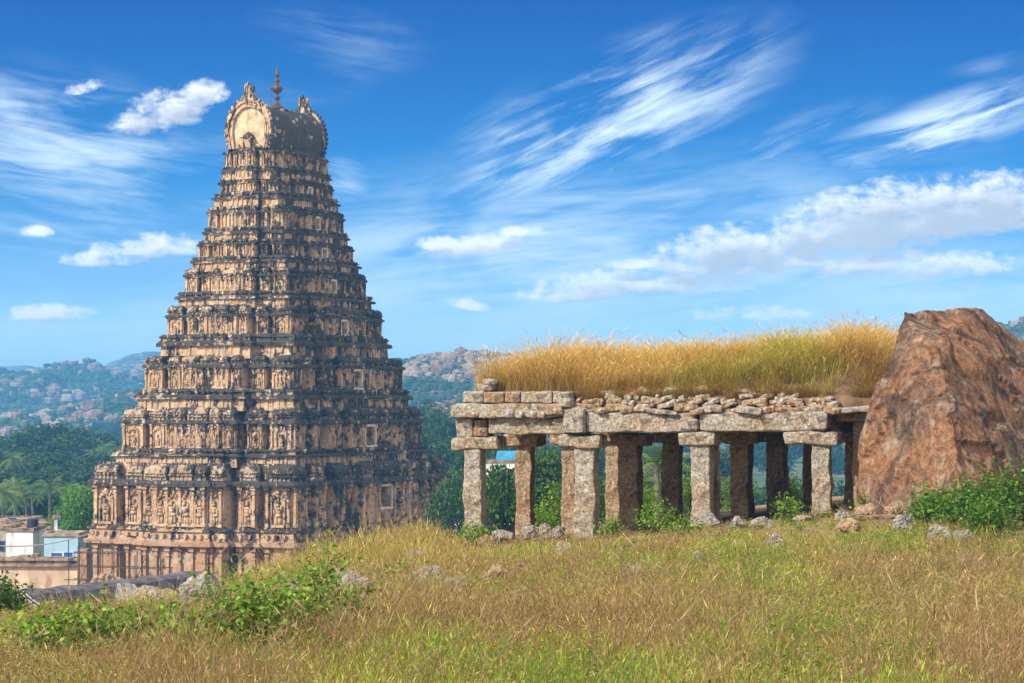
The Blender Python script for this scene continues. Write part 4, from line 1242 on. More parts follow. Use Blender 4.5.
forbs('yellow_weeds', 5200, 34, .028, (.12, .38), [(.20, .18, .03), (.32, .29, .05), (.44, .40, .10), (.50, .48, .2)], 903, lambda X_, Y_: .5 + .3 * sstep(.3, .6, zone(X_, Y_)), 'fine yellow green weeds scattered through the grass', up=.1, asp=.3)
forbs('brown_weeds', 8000, 40, .026, (.15, .46), [(.11, .06, .03), (.20, .125, .055), (.29, .19, .09), (.36, .27, .13)], 905, lambda X_, Y_: .25 + .75 * (1 - sstep(.3, .6, zone(X_, Y_))), 'dry brown twiggy weeds scattered through the grass', up=0, asp=.22)

forbs('tall_weeds', 2600, 110, .030, (.30, .58), [(.10, .07, .03), (.20, .16, .045), (.34, .31, .08), (.48, .44, .18)], 907, lambda X_, Y_: sstep(.5, .62, fbm(X_ * .5, Y_ * .35, 63, 3)), 'taller olive and brown bushy weeds standing in clumps on the slope', y1=46, up=0, asp=.25)

# stones lying on the slope
def stone(px, Y, w, h, seed, label, mat=None, cat='stone', dp=None, sink=.25):
    x, y = atpx(px, Y); z = gz(x, y); r_ = random.Random(seed); dp = dp or w * .8
    pts = []
    for k in range(16):
        a = r_.uniform(0, 6.28); b_ = r_.uniform(-.9, 1)
        rr = math.sqrt(max(0, 1 - b_ * b_)) * r_.uniform(.75, 1.1)
        pts.append((x + math.cos(a) * rr * w / 2, y + math.sin(a) * rr * dp / 2, z + h * (.5 - sink) + b_ * h / 2))
    o = hull_rock('loose_stone', pts, mat or M['granite_grey'], cuts=2, amp=.028 * min(1, h * 2), seed=seed, origin=(x, y, z))
    return tag(o, label, cat, 'stones on the slope')
STN = [(427, 36, .62, .34, 'broad pale flat stone in the grass under the crest'), (352, 31, .50, .42, 'largest of the grey stones right of the foreground shrubs'), (338, 30, .34, .24, 'small grey stone touching the sapling stones'),
       (362, 29.5, .40, .26, 'low grey stone right of the sapling'), (402, 31, .30, .2, 'small pale stone between the shrubs and the slope weeds'), (497, 37, .5, .3, 'brownish flat stone on the slope under the leftmost pillar'),
       (455, 35, .5, .22, 'half buried stone to the right of the broad pale one'), (640, 40, .40, .26, 'pale flat stone alone in the middle of the slope'), (626, 41, .30, .16, 'thin slab beside the pale flat stone'),
       (937, 46.5, .52, .36, 'grey stone left of the low weed bush before the boulder'), (965, 46, .44, .34, 'white grey stone under the low weed bush before the boulder'), (868, 55, .6, .36, 'reddish stone in the bare earth between hall and boulder'),
       (712, 59.2, .42, .36, 'pale stone leaning at the foot of the third front pillar'), (738, 58, .4, .25, 'small grey stone between third and fourth front pillars'), (762, 57.5, .7, .24, 'long low stone before the middle of the right bay'),
       (802, 57.5, .5, .2, 'flat tan stone under the rightmost capital'), (545, 63.5, .5, .34, 'tan block fallen in the first bay'), (530, 63, .55, .32, 'longer tan block beside the first inner pillar'),
       (560, 63.2, .42, .26, 'small rubble block at the left foot of the second front pillar'), (502, 62.5, .6, .28, 'dark flat stone right of the leftmost pillar'), (486, 61.5, .5, .3, 'brown stone at the foot of the leftmost pillar'),
       (132, 92, 2.6, 1.1, 'grey rock among scrub below the dark wall'), (290, 30, .5, .36, 'tan stone behind the tall loose foreground shrub'), (205, 34, .7, .4, 'flat grey stone on the edge behind the broad foreground bush'),
       (150, 70, 1.8, .8, 'low tan rock on the lower slope beside the grey one'), (895, 54.5, .45, .3, 'small brown stone under the dry twigs'), (840, 56.5, .5, .22, 'low stone right of the rightmost front pillar')]
STN += [(560, 48, .55, .3, 'tan stone in the middle slope below the second front pillar'), (590, 46, .3, .2, 'small grey stone beside the middle slope tan one'), (775, 47, .5, .3, 'grey stone on the slope below the last inner pillar'),
        (700, 44, .35, .22, 'small pale stone on the slope under the third front pillar'), (850, 50, .6, .3, 'reddish flat stone on the slope under the reddish earth'), (905, 49, .5, .35, 'grey stone left of the first boulder shrub'),
        (415, 45, .6, .35, 'pale slab half sunk in the yellow grass of the crest'), (520, 42, .35, .22, 'small brown stone in the grass left of the middle tan stone'), (330, 38, .5, .3, 'grey slab on the edge above the foreground sapling')]
for q, (px, Y, w, h, lb) in enumerate(STN):
    stone(px, Y, w * 1.1, h * 1.6, 700 + q, lb, M['granite_warm'] if ('red' in lb or 'brown' in lb) else M['granite'] if 'tan' in lb else M['granite_grey'], sink=.2)

# dry branches lying by the boulder
tw = MB(); rr_ = random.Random(3)
tx, ty = atpx(882, 54); tzz = gz(tx, ty)
def branch(p, d, L, rad, lev):
    P = [Vector(p)]
    for j in range(4):
        d = (d + Vector((rr_.uniform(-.3, .3), rr_.uniform(-.3, .3), rr_.uniform(-.18, .2)))).normalized(); P.append(P[-1] + d * L / 4)
    tw.tube(P, [rad * (1 - .18 * j) for j in range(5)], 5)
    if lev:
        for j in (1, 2, 3):
            dd = (d + Vector((rr_.uniform(-.9, .9), rr_.uniform(-.6, .6), rr_.uniform(-.1, .7)))).normalized()
            branch(P[j], dd, L * .55, rad * .55, lev - 1)
branch((.5, 0, .1), Vector((-1, .1, .18)), 1.1, .028, 2); branch((.3, -.2, .1), Vector((-.3, .1, .7)), .7, .02, 1); branch((.5, 0, .12), Vector((-.9, -.3, -.02)), .9, .02, 1)
o = tw.build('dry_branch', M['twig']); o.location = (tx, ty, tzz); tag(o, 'bare dry branches lying on the earth at the foot of the boulder', 'branch')

# ---- trees
def tree_meshes(seed, h, cr, nleaf, size, pal, trunk_h=.3, clumps=14, flat=.8):
    r = np.random.RandomState(seed); tk = MB()
    th = h * trunk_h
    tops = []
    P = [Vector((0, 0, -1.5)), Vector((r.normal(0, .03) * h, 0, th * .6)), Vector((r.normal(0, .04) * h, r.normal(0, .04) * h, th))]
    tk.tube(P, [.035 * h, .028 * h, .022 * h], 7)
    for k in range(clumps):
        a = 2 * math.pi * k / clumps + r.uniform(-.4, .4); el = r.uniform(-.15, 1.0)
        q = cr * (.70 * math.cos(el * 1.4)) * r.uniform(.6, 1.1)
        c = Vector((math.cos(a) * q, math.sin(a) * q, th + (h - th) * (.38 + .45 * math.sin(el * 1.5)) * r.uniform(.85, 1.1)))
        mid = P[2].lerp(c, .5) + Vector((0, 0, .04 * h))
        tk.tube([P[2], mid, c], [.016 * h, .010 * h, .004 * h], 5)
        tops.append((c, cr * r.uniform(.28, .48)))
    pts = []; br = []
    for (c, rad) in tops:
        m_ = nleaf // clumps
        v = r.normal(0, 1, (m_, 3)); v /= np.linalg.norm(v, axis=1)[:, None]
        rr = rad * (r.rand(m_) ** .45)[:, None] * (1 + .35 * r.normal(0, 1, (m_, 1)) * .5)
        q = v * rr * np.array([1, 1, flat]) + np.array(c)
        pts.append(q); br.append(np.full(m_, r.uniform(.15, .75)) + r.normal(0, .15, m_))
    C = np.concatenate(pts); B = np.concatenate(br)
    C[:, 2] = np.minimum(C[:, 2], h)
    V, f, Cc = leaves(C, size, r, pal, .7, bright=np.clip(B, 0, 1))
    return tk, (V, f, Cc)
def tree(name, x, y, z, h, label, cat, tpl, group=None, rz=0.0, sc=1.0, sxy=None):
    root = empty(name, (x, y, z), rz, label, cat, group)
    s = h / tpl['h']; root.scale = (sxy or s, sxy or s, s)
    for part in ('trunk', 'crown'):
        c = tpl[part].copy(); COL.objects.link(c); c.parent = root
    return root
def make_tpl(seed, h, cr, nleaf, size, pal, **k):
    tk, (V, f, Cc) = tree_meshes(seed, h, cr, nleaf, size, pal, **k)
    a = tk.build('trunk', M['bark']); b_ = mesh_np('crown', V, [f], M['leaf'], Cc)
    COL.objects.unlink(a); COL.objects.unlink(b_)
    return {'h': h, 'trunk': a, 'crown': b_, 'data': (V, f, Cc)}
PAL_FAR = [(.015, .035, .012), (.03, .065, .016), (.055, .11, .022), (.10, .17, .035)]
PAL_BR = [(.05, .13, .012), (.09, .21, .018), (.15, .31, .03), (.22, .40, .05)]
T_near = [make_tpl(801, 9, 4.2, 9000, .30, PAL_BR, clumps=22), make_tpl(802, 8, 4.0, 5200, .34, LEAF_DK, clumps=18), make_tpl(803, 9, 4.2, 8000, .24, LEAF, clumps=24)]
T_far = [make_tpl(810 + k, 14, 7.0, 2600, .75, PAL_FAR, clumps=14, trunk_h=.2) for k in range(4)]
tree('mango_tree', PX(80, 264), 264, gz(PX(80, 264), 264) - .5, 11.0, 'bright green round tree between the white houses and the tower', 'tree', T_near[0], sxy=.72)
tree('mango_tree', PX(66, 276), 276, 0, 8.2, 'smaller bright green tree behind the houses left of the round one', 'tree', T_near[0], rz=2, sxy=.6)
k_ = 0
rq = random.Random(8)
# belt behind the houses
for px in range(-40, 120, 17):
    Y = rq.uniform(345, 420); top = rq.uniform(484, 492)
    x = PX(px, Y)
    tree('broadleaf_tree', x, Y, 0, PZ(top, Y), 'dark broadleaf tree in the belt behind the white houses', 'tree', T_near[1], 'trees behind the houses', rq.uniform(0, 6), sxy=rq.uniform(1.0, 1.4)); k_ += 1
# the wood left of the tower
for px, top, Y in ((-30, 440, 640), (8, 436, 600), (28, 430, 560), (52, 424, 570), (75, 428, 600), (98, 432, 580), (120, 440, 640), (-10, 452, 500), (20, 455, 480), (45, 450, 490), (70, 452, 500), (95, 455, 480), (112, 460, 470), (130, 450, 520), (5, 470, 440), (35, 472, 430), (62, 468, 440), (85, 470, 430)):
    tree('broadleaf_tree', PX(px, Y), Y, -1, PZ(top, Y) + 1, 'large hazy blue green tree in the wood left of the tower', 'tree', T_far[k_ % 4], 'large trees of the wood', rq.uniform(0, 6), sxy=rq.uniform(1.0, 1.5)); k_ += 1
# trees right of the tower and behind the hall
for px, top, Y in ((425, 402, 560), (438, 410, 520), (452, 415, 480), (430, 428, 440), (446, 440, 400), (461, 436, 420), (475, 448, 360), (470, 420, 600), (492, 430, 520), (510, 442, 420), (530, 436, 460), (548, 446, 380), (565, 440, 430),
                   (590, 452, 330), (612, 440, 420), (640, 450, 350), (668, 446, 380), (690, 455, 330), (712, 450, 400), (735, 492, 300), (760, 488, 320), (790, 490, 330), (815, 486, 320), (845, 480, 330), (880, 470, 400), (930, 440, 450), (1000, 420, 600), (1060, 420, 560)):
    x = PX(px, Y)
    tree('broadleaf_tree', x, Y, -1, PZ(top, Y) + 1, 'green tree on the plain seen beyond the ruined hall', 'tree', T_far[k_ % 4], 'trees on the plain beyond the hall', rq.uniform(0, 6), sxy=rq.uniform(.75, 1.1)); k_ += 1
# nearer trees just down the back slope, seen between the pillars
for px, top, Y, sx in ((500, 466, 150, .55), (520, 470, 150, .6), (548, 452, 160, .7), (580, 470, 150, .6), (598, 478, 140, .5), (655, 488, 150, .5), (690, 476, 160, .6), (452, 478, 240, .7), (462, 470, 280, .8)):
    x = PX(px, Y); g = gz(x, Y)
    tree('young_tree', x, Y, g, PZ(top, Y) - g, 'green tree on the back slope glimpsed between the hall pillars', 'tree', T_near[2 if px % 2 else 1], 'trees on the back slope', rq.uniform(0, 6), sxy=sx)
# palms
def palm_tpl(seed, h=11, n=20, fl=3.4):
    r = np.random.RandomState(seed); tk = MB()
    tk.tube([(0, 0, -1), (.15, 0, h * .35), (.3, .1, h * .7), (.25, .1, h - 1.2)], [.26, .2, .17, .15], 7)
    V = []; Fc = []; Cc = []; c0 = Vector((.25, .1, h - 1.2))
    for k in range(n):
        a = 2 * math.pi * k / n * 2.4 + r.uniform(-.2, .2); up = r.uniform(-.25, 1.25)
        d = Vector((math.cos(a), math.sin(a), 0)); sd = Vector((-math.sin(a), math.cos(a), 0)); P = []
        for j in range(9):
            f = j / 8; P.append(c0 + d * (fl * f * math.cos(up * .8) + .0) + Vector((0, 0, fl * (f * math.sin(up) - (.75 - .2 * up) * f * f))))
        base_c = np.array(PAL_P[r.randint(len(PAL_P))])
        for j in range(8):
            for sg in (-1, 1):
                for s_ in (0, .5):
                    p = P[j].lerp(P[j + 1], s_); q = P[j].lerp(P[j + 1], min(1, s_ + .35))
                    L = fl * .26 * math.sin(math.pi * (.12 + .85 * (j + s_) / 8))
                    t_ = p.lerp(q, .5) + sd * sg * L * .8 + (P[j + 1] - P[j]).normalized() * L * .45 + Vector((0, 0, -L * .45))
                    b0 = len(V); V += [tuple(p), tuple(q), tuple(t_)]; Fc.append((b0, b0 + 1, b0 + 2)); Cc += [base_c * r.uniform(.8, 1.2)] * 3
    a = tk.build('trunk', M['palebark']); b_ = mesh_np('crown', np.array(V), [np.array(Fc)], M['leaf'], np.clip(np.array(Cc), 0, 1))
    COL.objects.unlink(a); COL.objects.unlink(b_)
    return {'h': h, 'trunk': a, 'crown': b_}
PAL_P = [(.06, .12, .03), (.09, .17, .04), (.13, .2, .05), (.2, .24, .08)]
T_palm = [palm_tpl(1), palm_tpl(2)]
for q, (px, top, Y) in enumerate(((-8, 480, 322), (16, 479, 318), (34, 482, 326), (48, 478, 330), (66, 481, 336), (3, 484, 306), (28, 488, 312), (105, 440, 540), (118, 442, 500), (125, 452, 480), (96, 448, 520), (12, 452, 470))):
    x = PX(px, Y)
    tree('palm_tree', x, Y, 0, PZ(top, Y), 'coconut palm in the grove behind the white houses' if Y < 400 else 'distant palm rising at the rim of the wood', 'palm', T_palm[q % 2], 'palms behind the houses' if Y < 400 else 'distant palms', rq.uniform(0, 6))
for q, (px, top, Y, lb) in enumerate(((652, 446, 118, 'palm whose fronds show between the second and third front pillars'), (722, 478, 118, 'shorter palm seen right of the third front pillar'), (640, 470, 150, 'palm half hidden behind the third inner pillar'))):
    x = PX(px, Y); g = gz(x, Y)
    tree('palm_tree', x, Y, g, PZ(top, Y) - g, lb, 'palm', T_palm[q % 2], None, q * 2.0, sxy=.85)
# the far woods: one mass of crowns
Vs = []; Fs = []; Cs = []; nb = 0; r = np.random.RandomState(77)
for k in range(520):
    Y = 620 * (4.2 ** r.rand()); x = r.uniform(-.26, .26) * Y
    if -.19 < x / Y < -.04 and Y < 700: continue
    dn = fbm(np.array([x * .006]), np.array([Y * .006]), 90, 3)[0]
    if dn < .47 and Y > 800: continue
    V, f, C = T_far[k % 4]['data']; st_ = 3 if Y > 900 else 2
    # thin the crown for distance: every st_-th leaf, larger
    m_ = len(V) // 4; sel = np.arange(0, m_, st_); Vv = V.reshape(m_, 4, 3)[sel]; cc = Vv.mean(1, keepdims=True); Vv = cc + (Vv - cc) * 1.5
    a = r.uniform(0, 6.28); s = r.uniform(.5, .95)
    R2 = np.array([[math.cos(a), -math.sin(a), 0], [math.sin(a), math.cos(a), 0], [0, 0, 1]])
    Vv = Vv.reshape(-1, 3) @ R2.T * s + np.array([x, Y, gz(x, Y) - 2.5])
    n4 = len(sel); i = np.arange(n4)[:, None] * 4 + nb
    Fs.append(np.concatenate([i, i + 1, i + 2, i + 3], 1)); Vs.append(Vv); Cs.append(C.reshape(m_, 4, 3)[sel].reshape(-1, 3)); nb += n4 * 4
o = mesh_np('far_woods', np.concatenate(Vs), [np.concatenate(Fs)], M['leaf'], np.concatenate(Cs)); tag(o, 'blue green woods spread over the far plain', 'woods', kind='stuff')
# ================================================================== HILLS
def hill(name, px0, px1, Y0, Y1, prof, seed, rockiness, nx=420, ny=110, relief=.12, mat=None, nb=0, rockshare=.5):
    """a ridge between the picture columns px0..px1; prof: (px, py) skyline reached at mid depth"""
    ym = (Y0 + Y1) / 2; xs = np.linspace(PX(px0, ym), PX(px1, ym), nx); yy = np.linspace(Y0, Y1, ny)
    X, Y = np.meshgrid(xs, yy)
    hx = np.interp(xs, [PX(p[0], ym) for p in prof], [PZ(p[1], ym) for p in prof])
    t = (Y - Y0) / (Y1 - Y0); shp = np.sin(np.pi * np.clip(t, 0, 1)) ** .7
    H = hx[None, :]
    span = (Y1 - Y0)
    n1 = fbm(X / span * 7, Y / span * 7, seed, 5) - .5
    n2 = fbm(X / span * 30, Y / span * 30, seed + 3, 4) - .5
    # blocky boulders: cellular bumps
    def cell(sc, sd):
        gx, gy = X / sc, Y / sc; ix, iy = np.floor(gx), np.floor(gy); best = np.full(X.shape, 9.); hb = np.zeros(X.shape)
        for a in (-1, 0, 1):
            for b in (-1, 0, 1):
                cx = ix + a; cy = iy + b
                ox = _hash(cx, cy, sd); oy = _hash(cx, cy, sd + 5); d = np.hypot(gx - cx - ox, gy - cy - oy)
                m_ = d < best; best = np.where(m_, d, best); hb = np.where(m_, _hash(cx, cy, sd + 9), hb)
        return np.sqrt(np.clip(1 - (best / .75) ** 2, 0, 1)) * hb
    b1 = cell(span * .045, seed + 11); b2 = cell(span * .02, seed + 12)
    Z = (H + 5 - span * .008 * rockiness) * shp * (1 + relief * n1) - 6 + H * .0 + (b1 * span * .010 + b2 * span * .006) * rockiness * (.4 + shp) + n2 * span * .006
    Z = np.where((t <= .01) | (t >= .99), -8, Z)
    o = grid_mesh(name, X, Y, Z, mat or M['hillmat'])
    if nb:
        rk = random.Random(seed); bb = MB(); gg = MB(); L_ = nx * ny; px_m = 2500 / ym
        for q in range(nb):
            i = rk.randrange(3, int(ny * .62)); j = rk.randrange(2, nx - 2)
            x, y, z = X[i, j], Y[i, j], Z[i, j]
            if z < 1: continue
            dn = fbm(np.array([x / span * 9]), np.array([y / span * 9]), seed + 31, 3)[0]
            if rk.random() < sstep(.38, .62, dn) * rockshare * 2:
                r_ = (rk.random() ** 3.5 * 8 + .9) / px_m * .8
                bb.blob((x, y, z + r_ * .2), r_ * rk.uniform(.8, 1.4), r_ * rk.uniform(.8, 1.3), r_ * rk.uniform(.6, 1.15), rk, rk.random(), .25)
            else:
                r_ = (rk.random() * 3 + 1.4) / px_m * .9
                gg.blob((x, y, z + r_ * .3), r_ * 1.25, r_ * 1.1, r_ * .85, rk, rk.random(), .3)
        for mb_, nm, mt, lb in ((bb, 'boulder_field', M['hillboulder'], 'granite boulders strewn over a far hill'), (gg, 'hill_scrub', M['hillscrub'], 'dark green scrub and small trees between the far boulders')):
            so_ = mb_.build(nm, mt, smooth=False); tag(so_, lb, 'boulder field' if mb_ is bb else 'scrub', kind='stuff')
    return o
def hillmat(name, th, fs):
    m, t, b = mat_new(name)
    co = t.new('ShaderNodeNewGeometry').outputs['Position']
    nrm = t.new('ShaderNodeSeparateXYZ'); t.put(nrm.inputs[0], t.new('ShaderNodeNewGeometry').outputs['Normal'])
    n = t.math('ADD', t.math('MULTIPLY', t.noise(co, .010 * fs, 8, .7), .55), t.math('MULTIPLY', t.noise(co, .045 * fs, 8, .75), .45))
    rk = t.mix(t.ss(t.noise(co, .07 * fs, 5, .6), .4, .6), (.32, .18, .11), (.42, .29, .20))
    gr = t.mix(t.ss(t.noise(co, .06 * fs, 6, .7), .42, .58), (.025, .06, .015), (.10, .13, .035))
    steep = t.ss(nrm.outputs[2], .93, .70)
    f = t.math('ADD', t.ss(n, th, th + .035), t.math('MULTIPLY', steep, .5), clamp=True)
    c = t.mix(f, gr, rk)
    v = t.voro(co, .16 * fs)
    c = t.mix(t.math('MULTIPLY', t.ss(v, .45, .75), .75), c, (.04, .045, .03))
    t.put(b.inputs['Base Color'], c); b.inputs['Roughness'].default_value = .95
    t.put(b.inputs['Normal'], t.bump(t.math('ADD', t.noise(co, .10 * fs, 8, .7), t.math('MULTIPLY', v, -.9)), 1.0, 9.0))
    return m
def varied(name, a, b2, c2):
    m, t, b = mat_new(name); w = t.attr('wear').outputs['Fac']
    co = t.new('ShaderNodeNewGeometry').outputs['Position']
    c = t.mix(t.ss(w, .2, .5), a, b2); c = t.mix(t.ss(w, .6, .95), c, c2)
    c = t.mix(t.ss(t.noise(co, .35, 5, .7), .35, .65), t.mix(1.0, c, (.55, .55, .55), 'MULTIPLY'), c)
    t.put(b.inputs['Base Color'], c); b.inputs['Roughness'].default_value = .95; return m
M['hillboulder'] = varied('hill_boulder_granite', (.20, .125, .08), (.29, .20, .14), (.38, .30, .23))
M['hillscrub'] = varied('hill_scrub_green', (.02, .045, .012), (.04, .08, .018), (.08, .12, .03))
M['hillmat'] = hillmat('green_boulder_hill', .51, .8)
M['rockhill'] = hillmat('rocky_boulder_hill', .475, 1.1)
hill('hill_ridge', 330, 590, 1050, 1700, [(330, 420), (385, 372), (400, 366), (420, 360), (450, 358), (475, 357), (500, 360), (540, 372), (590, 400)], 3, .55, nx=500, ny=160, mat=M['rockhill'], nb=10000, rockshare=.36)
hill('hill_slope', 380, 620, 700, 1100, [(380, 425), (430, 412), (470, 400), (520, 405), (620, 425)], 8, .8, nx=380, ny=130, nb=2500, rockshare=.2)
hill('hill_ridge', -130, 200, 1900, 2600, [(-130, 385), (-60, 380), (0, 378), (30, 377), (45, 373), (60, 370), (75, 372), (82, 366), (92, 371), (110, 379), (125, 374), (140, 378), (170, 384), (200, 392)], 14, .8, nx=480, ny=120, nb=9000, rockshare=.2)
hill('hill_slope', -40, 260, 1300, 1750, [(-40, 425), (20, 420), (60, 414), (88, 408), (110, 403), (122, 402), (135, 392), (150, 394), (200, 402), (260, 420)], 21, .9, nx=380, ny=110, nb=4500, rockshare=.3)
hill('far_hill', -200, 120, 3800, 4800, [(-200, 380), (-100, 372), (0, 367), (30, 366), (50, 371), (80, 380), (120, 395)], 30, .1, nx=160, ny=50)
hill('far_hill', 60, 460, 2900, 3700, [(60, 388), (90, 374), (120, 362), (140, 354), (152, 352), (170, 355), (220, 360), (300, 368), (460, 385)], 33, .2, nx=240, ny=60)
hill('hill_ridge', 880, 1260, 1100, 1700, [(880, 400), (960, 365), (1000, 330), (1020, 326), (1060, 322), (1150, 330), (1260, 370)], 38, .6, nx=300, ny=110, mat=M['rockhill'], nb=2500, rockshare=.7)
hill('far_hill', 600, 960, 3200, 4200, [(600, 395), (700, 384), (800, 380), (900, 382), (960, 392)], 40, .3, nx=240, ny=60)

# ================================================================== TOWN AND WALLS
def house(name, px0, px1, top, Y, dep, wall, label, floors=1, rz=0.0, flat='wallcap', wins=(), parapet=.35, doors=(), tank=None):
    x0, x1 = PX(px0, Y), PX(px1, Y); zt = PZ(top, Y); w = x1 - x0
    root = empty(name, ((x0 + x1) / 2, Y, 0), rz, label, 'house')
    m_ = MB(); m_.box(-w / 2, w / 2, 0, dep, -1.5, zt - parapet)
    m_.build('wall', M[wall], root)
    rf = MB(); rf.box(-w / 2 - .15, w / 2 + .15, -.15, dep + .15, zt - parapet + .003, zt - parapet + .16)
    for (a, b_, c_, d_) in ((-w / 2 - .1, w / 2 + .1, -.1, .08), (-w / 2 - .1, w / 2 + .1, dep - .08, dep + .1), (-w / 2 - .1, -w / 2 + .1, .083, dep - .083), (w / 2 - .1, w / 2 + .1, .083, dep - .083)):
        rf.box(a, b_, c_, d_, zt - parapet + .163, zt)
    ro = rf.build('roof', M[flat], root)
    for (fx, z0_, ww, hh, mt) in wins:
        cx = -w / 2 + fx * w; f_ = MB()
        for (a, b_, c_, d_) in ((cx - ww / 2 - .08, cx - ww / 2, z0_ - .08, z0_ + hh + .08), (cx + ww / 2, cx + ww / 2 + .08, z0_ - .08, z0_ + hh + .08), (cx - ww / 2 + .002, cx + ww / 2 - .002, z0_ - .08, z0_), (cx - ww / 2 + .002, cx + ww / 2 - .002, z0_ + hh, z0_ + hh + .08)):
            f_.box(a, b_, -.08, .03, c_, d_)
        wi = f_.build('window' if hh < 1.7 else 'door', M['whitewash'] if mt == 'bluepaint' else M['bluepaint'], root)
        p_ = MB(); p_.box(cx - ww / 2 + .004, cx + ww / 2 - .004, -.03, .03, z0_ + .004, z0_ + hh - .004); p_.build('shutter' if mt == 'bluepaint' else 'pane', M[mt], wi)
    if tank:
        tk = MB(); tk.lathe((tank[0] * w - w / 2, dep * .5, zt - parapet + .16), [(.6, 0), (.62, .1), (.62, .9), (.5, 1.05), (.2, 1.1)], 12); tk.build('water_tank', M['darkpane'], root)
    return root
HS = 'houses of the town below the hill'
for a in (
    ('house', 6, 33, 528, 262, 7, 'whitewash', 'low whitewashed house left of the blue one', dict(wins=((.2, 2.6, .5, .8, 'darkpane'), (.62, 2.6, .5, .8, 'darkpane')), tank=(.75,))),
    ('house', 44, 78, 533, 255, 5, 'bluewash', 'pale blue house with two deep blue doors beside the round tree', dict(wins=((.38, 2.4, 1.1, 2.0, 'bluepaint'), (.72, 2.4, .9, 2.0, 'bluepaint')), flat='tanwall')),
    ('house', 54, 68, 515, 268, 4, 'whitewash', 'narrow white upper storey under the round tree', dict(wins=((.5, 6.3, .6, .8, 'darkpane'),))),
    ('house', -30, 8, 526, 272, 8, 'tanwall', 'tan roofed house cut by the left border', dict(wins=((.8, 3.6, .8, 1.0, 'darkpane'),))),
    ('house', 8, 52, 523, 280, 9, 'tanwall', 'long brown terrace roof behind the white house', dict(wins=((.3, 4.5, .8, 1.0, 'darkpane'), (.7, 4.5, .8, 1.0, 'darkpane')))),
    ('house', -12, 28, 519, 296, 9, 'whitewash', 'hindmost white house under the palms at the left border', dict(wins=((.6, 5, .8, 1.0, 'darkpane'),))),
    ('house', 36, 60, 526, 272, 6, 'tanwall', 'small brown house between the white one and the narrow upper storey', dict(wins=((.5, 4.2, .8, 1.0, 'darkpane'),))),
    ('house', 447, 463, 483, 300, 8, 'whitewash', 'pale house between the tower and the leftmost hall pillar', dict(wins=((.3, 6.5, .8, 1.2, 'darkpane'), (.7, 6.5, .8, 1.2, 'bluepaint')))),
    ('house', 476, 519, 460, 330, 8, 'whitewash', 'white building glimpsed behind the first bay of the hall', dict(wins=((.15, 9, .8, 1.2, 'darkpane'), (.38, 9, .8, 1.2, 'darkpane'), (.62, 9, .8, 1.2, 'darkpane'), (.85, 9, .8, 1.2, 'darkpane'), (.38, 5, .8, 1.2, 'darkpane'), (.62, 5, .8, 1.2, 'darkpane')))),
    ('house', 468, 492, 497, 310, 8, 'tanwall', 'brown house low behind the leftmost hall pillar', dict(wins=((.7, 4.5, .8, 1.2, 'darkpane'),))),
):
    house(*a[:8], **a[8])
# blue sheet on the white building's roof
sh = MB(); Y = 329; sh.box(PX(496, Y), PX(517, Y), Y + 1, Y + 6.5, PZ(459.5, Y), PZ(452, Y), 0, .9)
o = sh.build('rain_cover', M['bluetarp'], jit=.05); tag(o, 'bright blue sheet over the roof of the white building', 'rain cover')

# cream compound wall with dirty ledge
Y = 243; x0, x1 = PX(-60, Y), PX(79, Y)
cw = empty('compound_wall', ((x0 + x1) / 2, Y, 0), R(-3), 'cream plastered compound wall with stained stone ledge left of the tower', 'wall'); w = x1 - x0
zt = PZ(566, Y); zl = PZ(550, Y)
a = MB(); a.box(-w / 2, w / 2, 0, 1.6, -1, zt); a.build('wall_face', M['creamwall'], cw)
a = MB(); a.box(-w / 2 - .1, w / 2 + .1, -.35, 1.9, zt + .003, zt + .22); a.box(-w / 2, w / 2, -.1, 1.7, zt + .223, zt + .55); a.box(-w / 2 - .1, w / 2 + .1, -.3, 1.9, zt + .553, zt + .75)
rw = random.Random(5)
xx = -w / 2
while xx < w / 2 - .6:
    ww = rw.uniform(.3, 1.5); hh = rw.uniform(.05, .42)
    a.box(xx, min(xx + ww, w / 2), .1, 1.4, zt + .753, zt + .753 + hh); xx += ww + .01
a.build('ledge', M['wallcap'], cw, jit=.03)
a = MB(); a.box(w / 2 + .003, w / 2 + .9, -.4, 2, -1, zl + .1); a.build('end_pier', M['basestone'], cw, jit=.03)
# second paler terrace left of the cream wall foot
a = MB(); Yt = 236; xa, xb = PX(-40, Yt), PX(92, Yt)
# dark long wall in front of the tower base: rounded coping
def wall_run(pts, hgt, th, name, mat):
    mb = MB(); n = len(pts); rings = []
    prof = [(-.5, -3.0), (-.5, 0), (-.42, .35), (-.2, .55), (0, .6), (.2, .55), (.42, .35), (.5, 0), (.5, -3.0)]
    P = [Vector(p) for p in pts]
    for i, p in enumerate(P):
        d = (P[min(i + 1, n - 1)] - P[max(i - 1, 0)]); d.z = 0; d.normalize(); s = Vector((d.y, -d.x, 0))
        for (u_, v_) in prof: q = p + s * u_ * th + Vector((0, 0, v_ * hgt - .6 * hgt)); mb.v.append(tuple(q)); mb.w.append(0)
    m_ = len(prof)
    for i in range(n - 1):
        for k in range(m_ - 1): mb.f.append((i * m_ + k, i * m_ + k + 1, (i + 1) * m_ + k + 1, (i + 1) * m_ + k))
    mb.f.append(tuple(range(m_))); mb.f.append(tuple((n - 1) * m_ + k for k in reversed(range(m_))))
    return mb.build(name, mat, jit=.04, recalc=True)
wp = []
for q in range(24):
    f_ = q / 23; px = 12 + f_ * 186; Y = 172 + f_ * 28; py = 590 - 3 * f_ - 17 * f_ ** 1.3 + .8 * math.sin(q * 1.7)
    wp.append(W3(px, py, Y))
o = wall_run(wp, 1.25, 2.6, 'boundary_wall', M['slategrey']); tag(o, 'long dark grey boundary wall with rounded coping before the tower foot', 'wall')
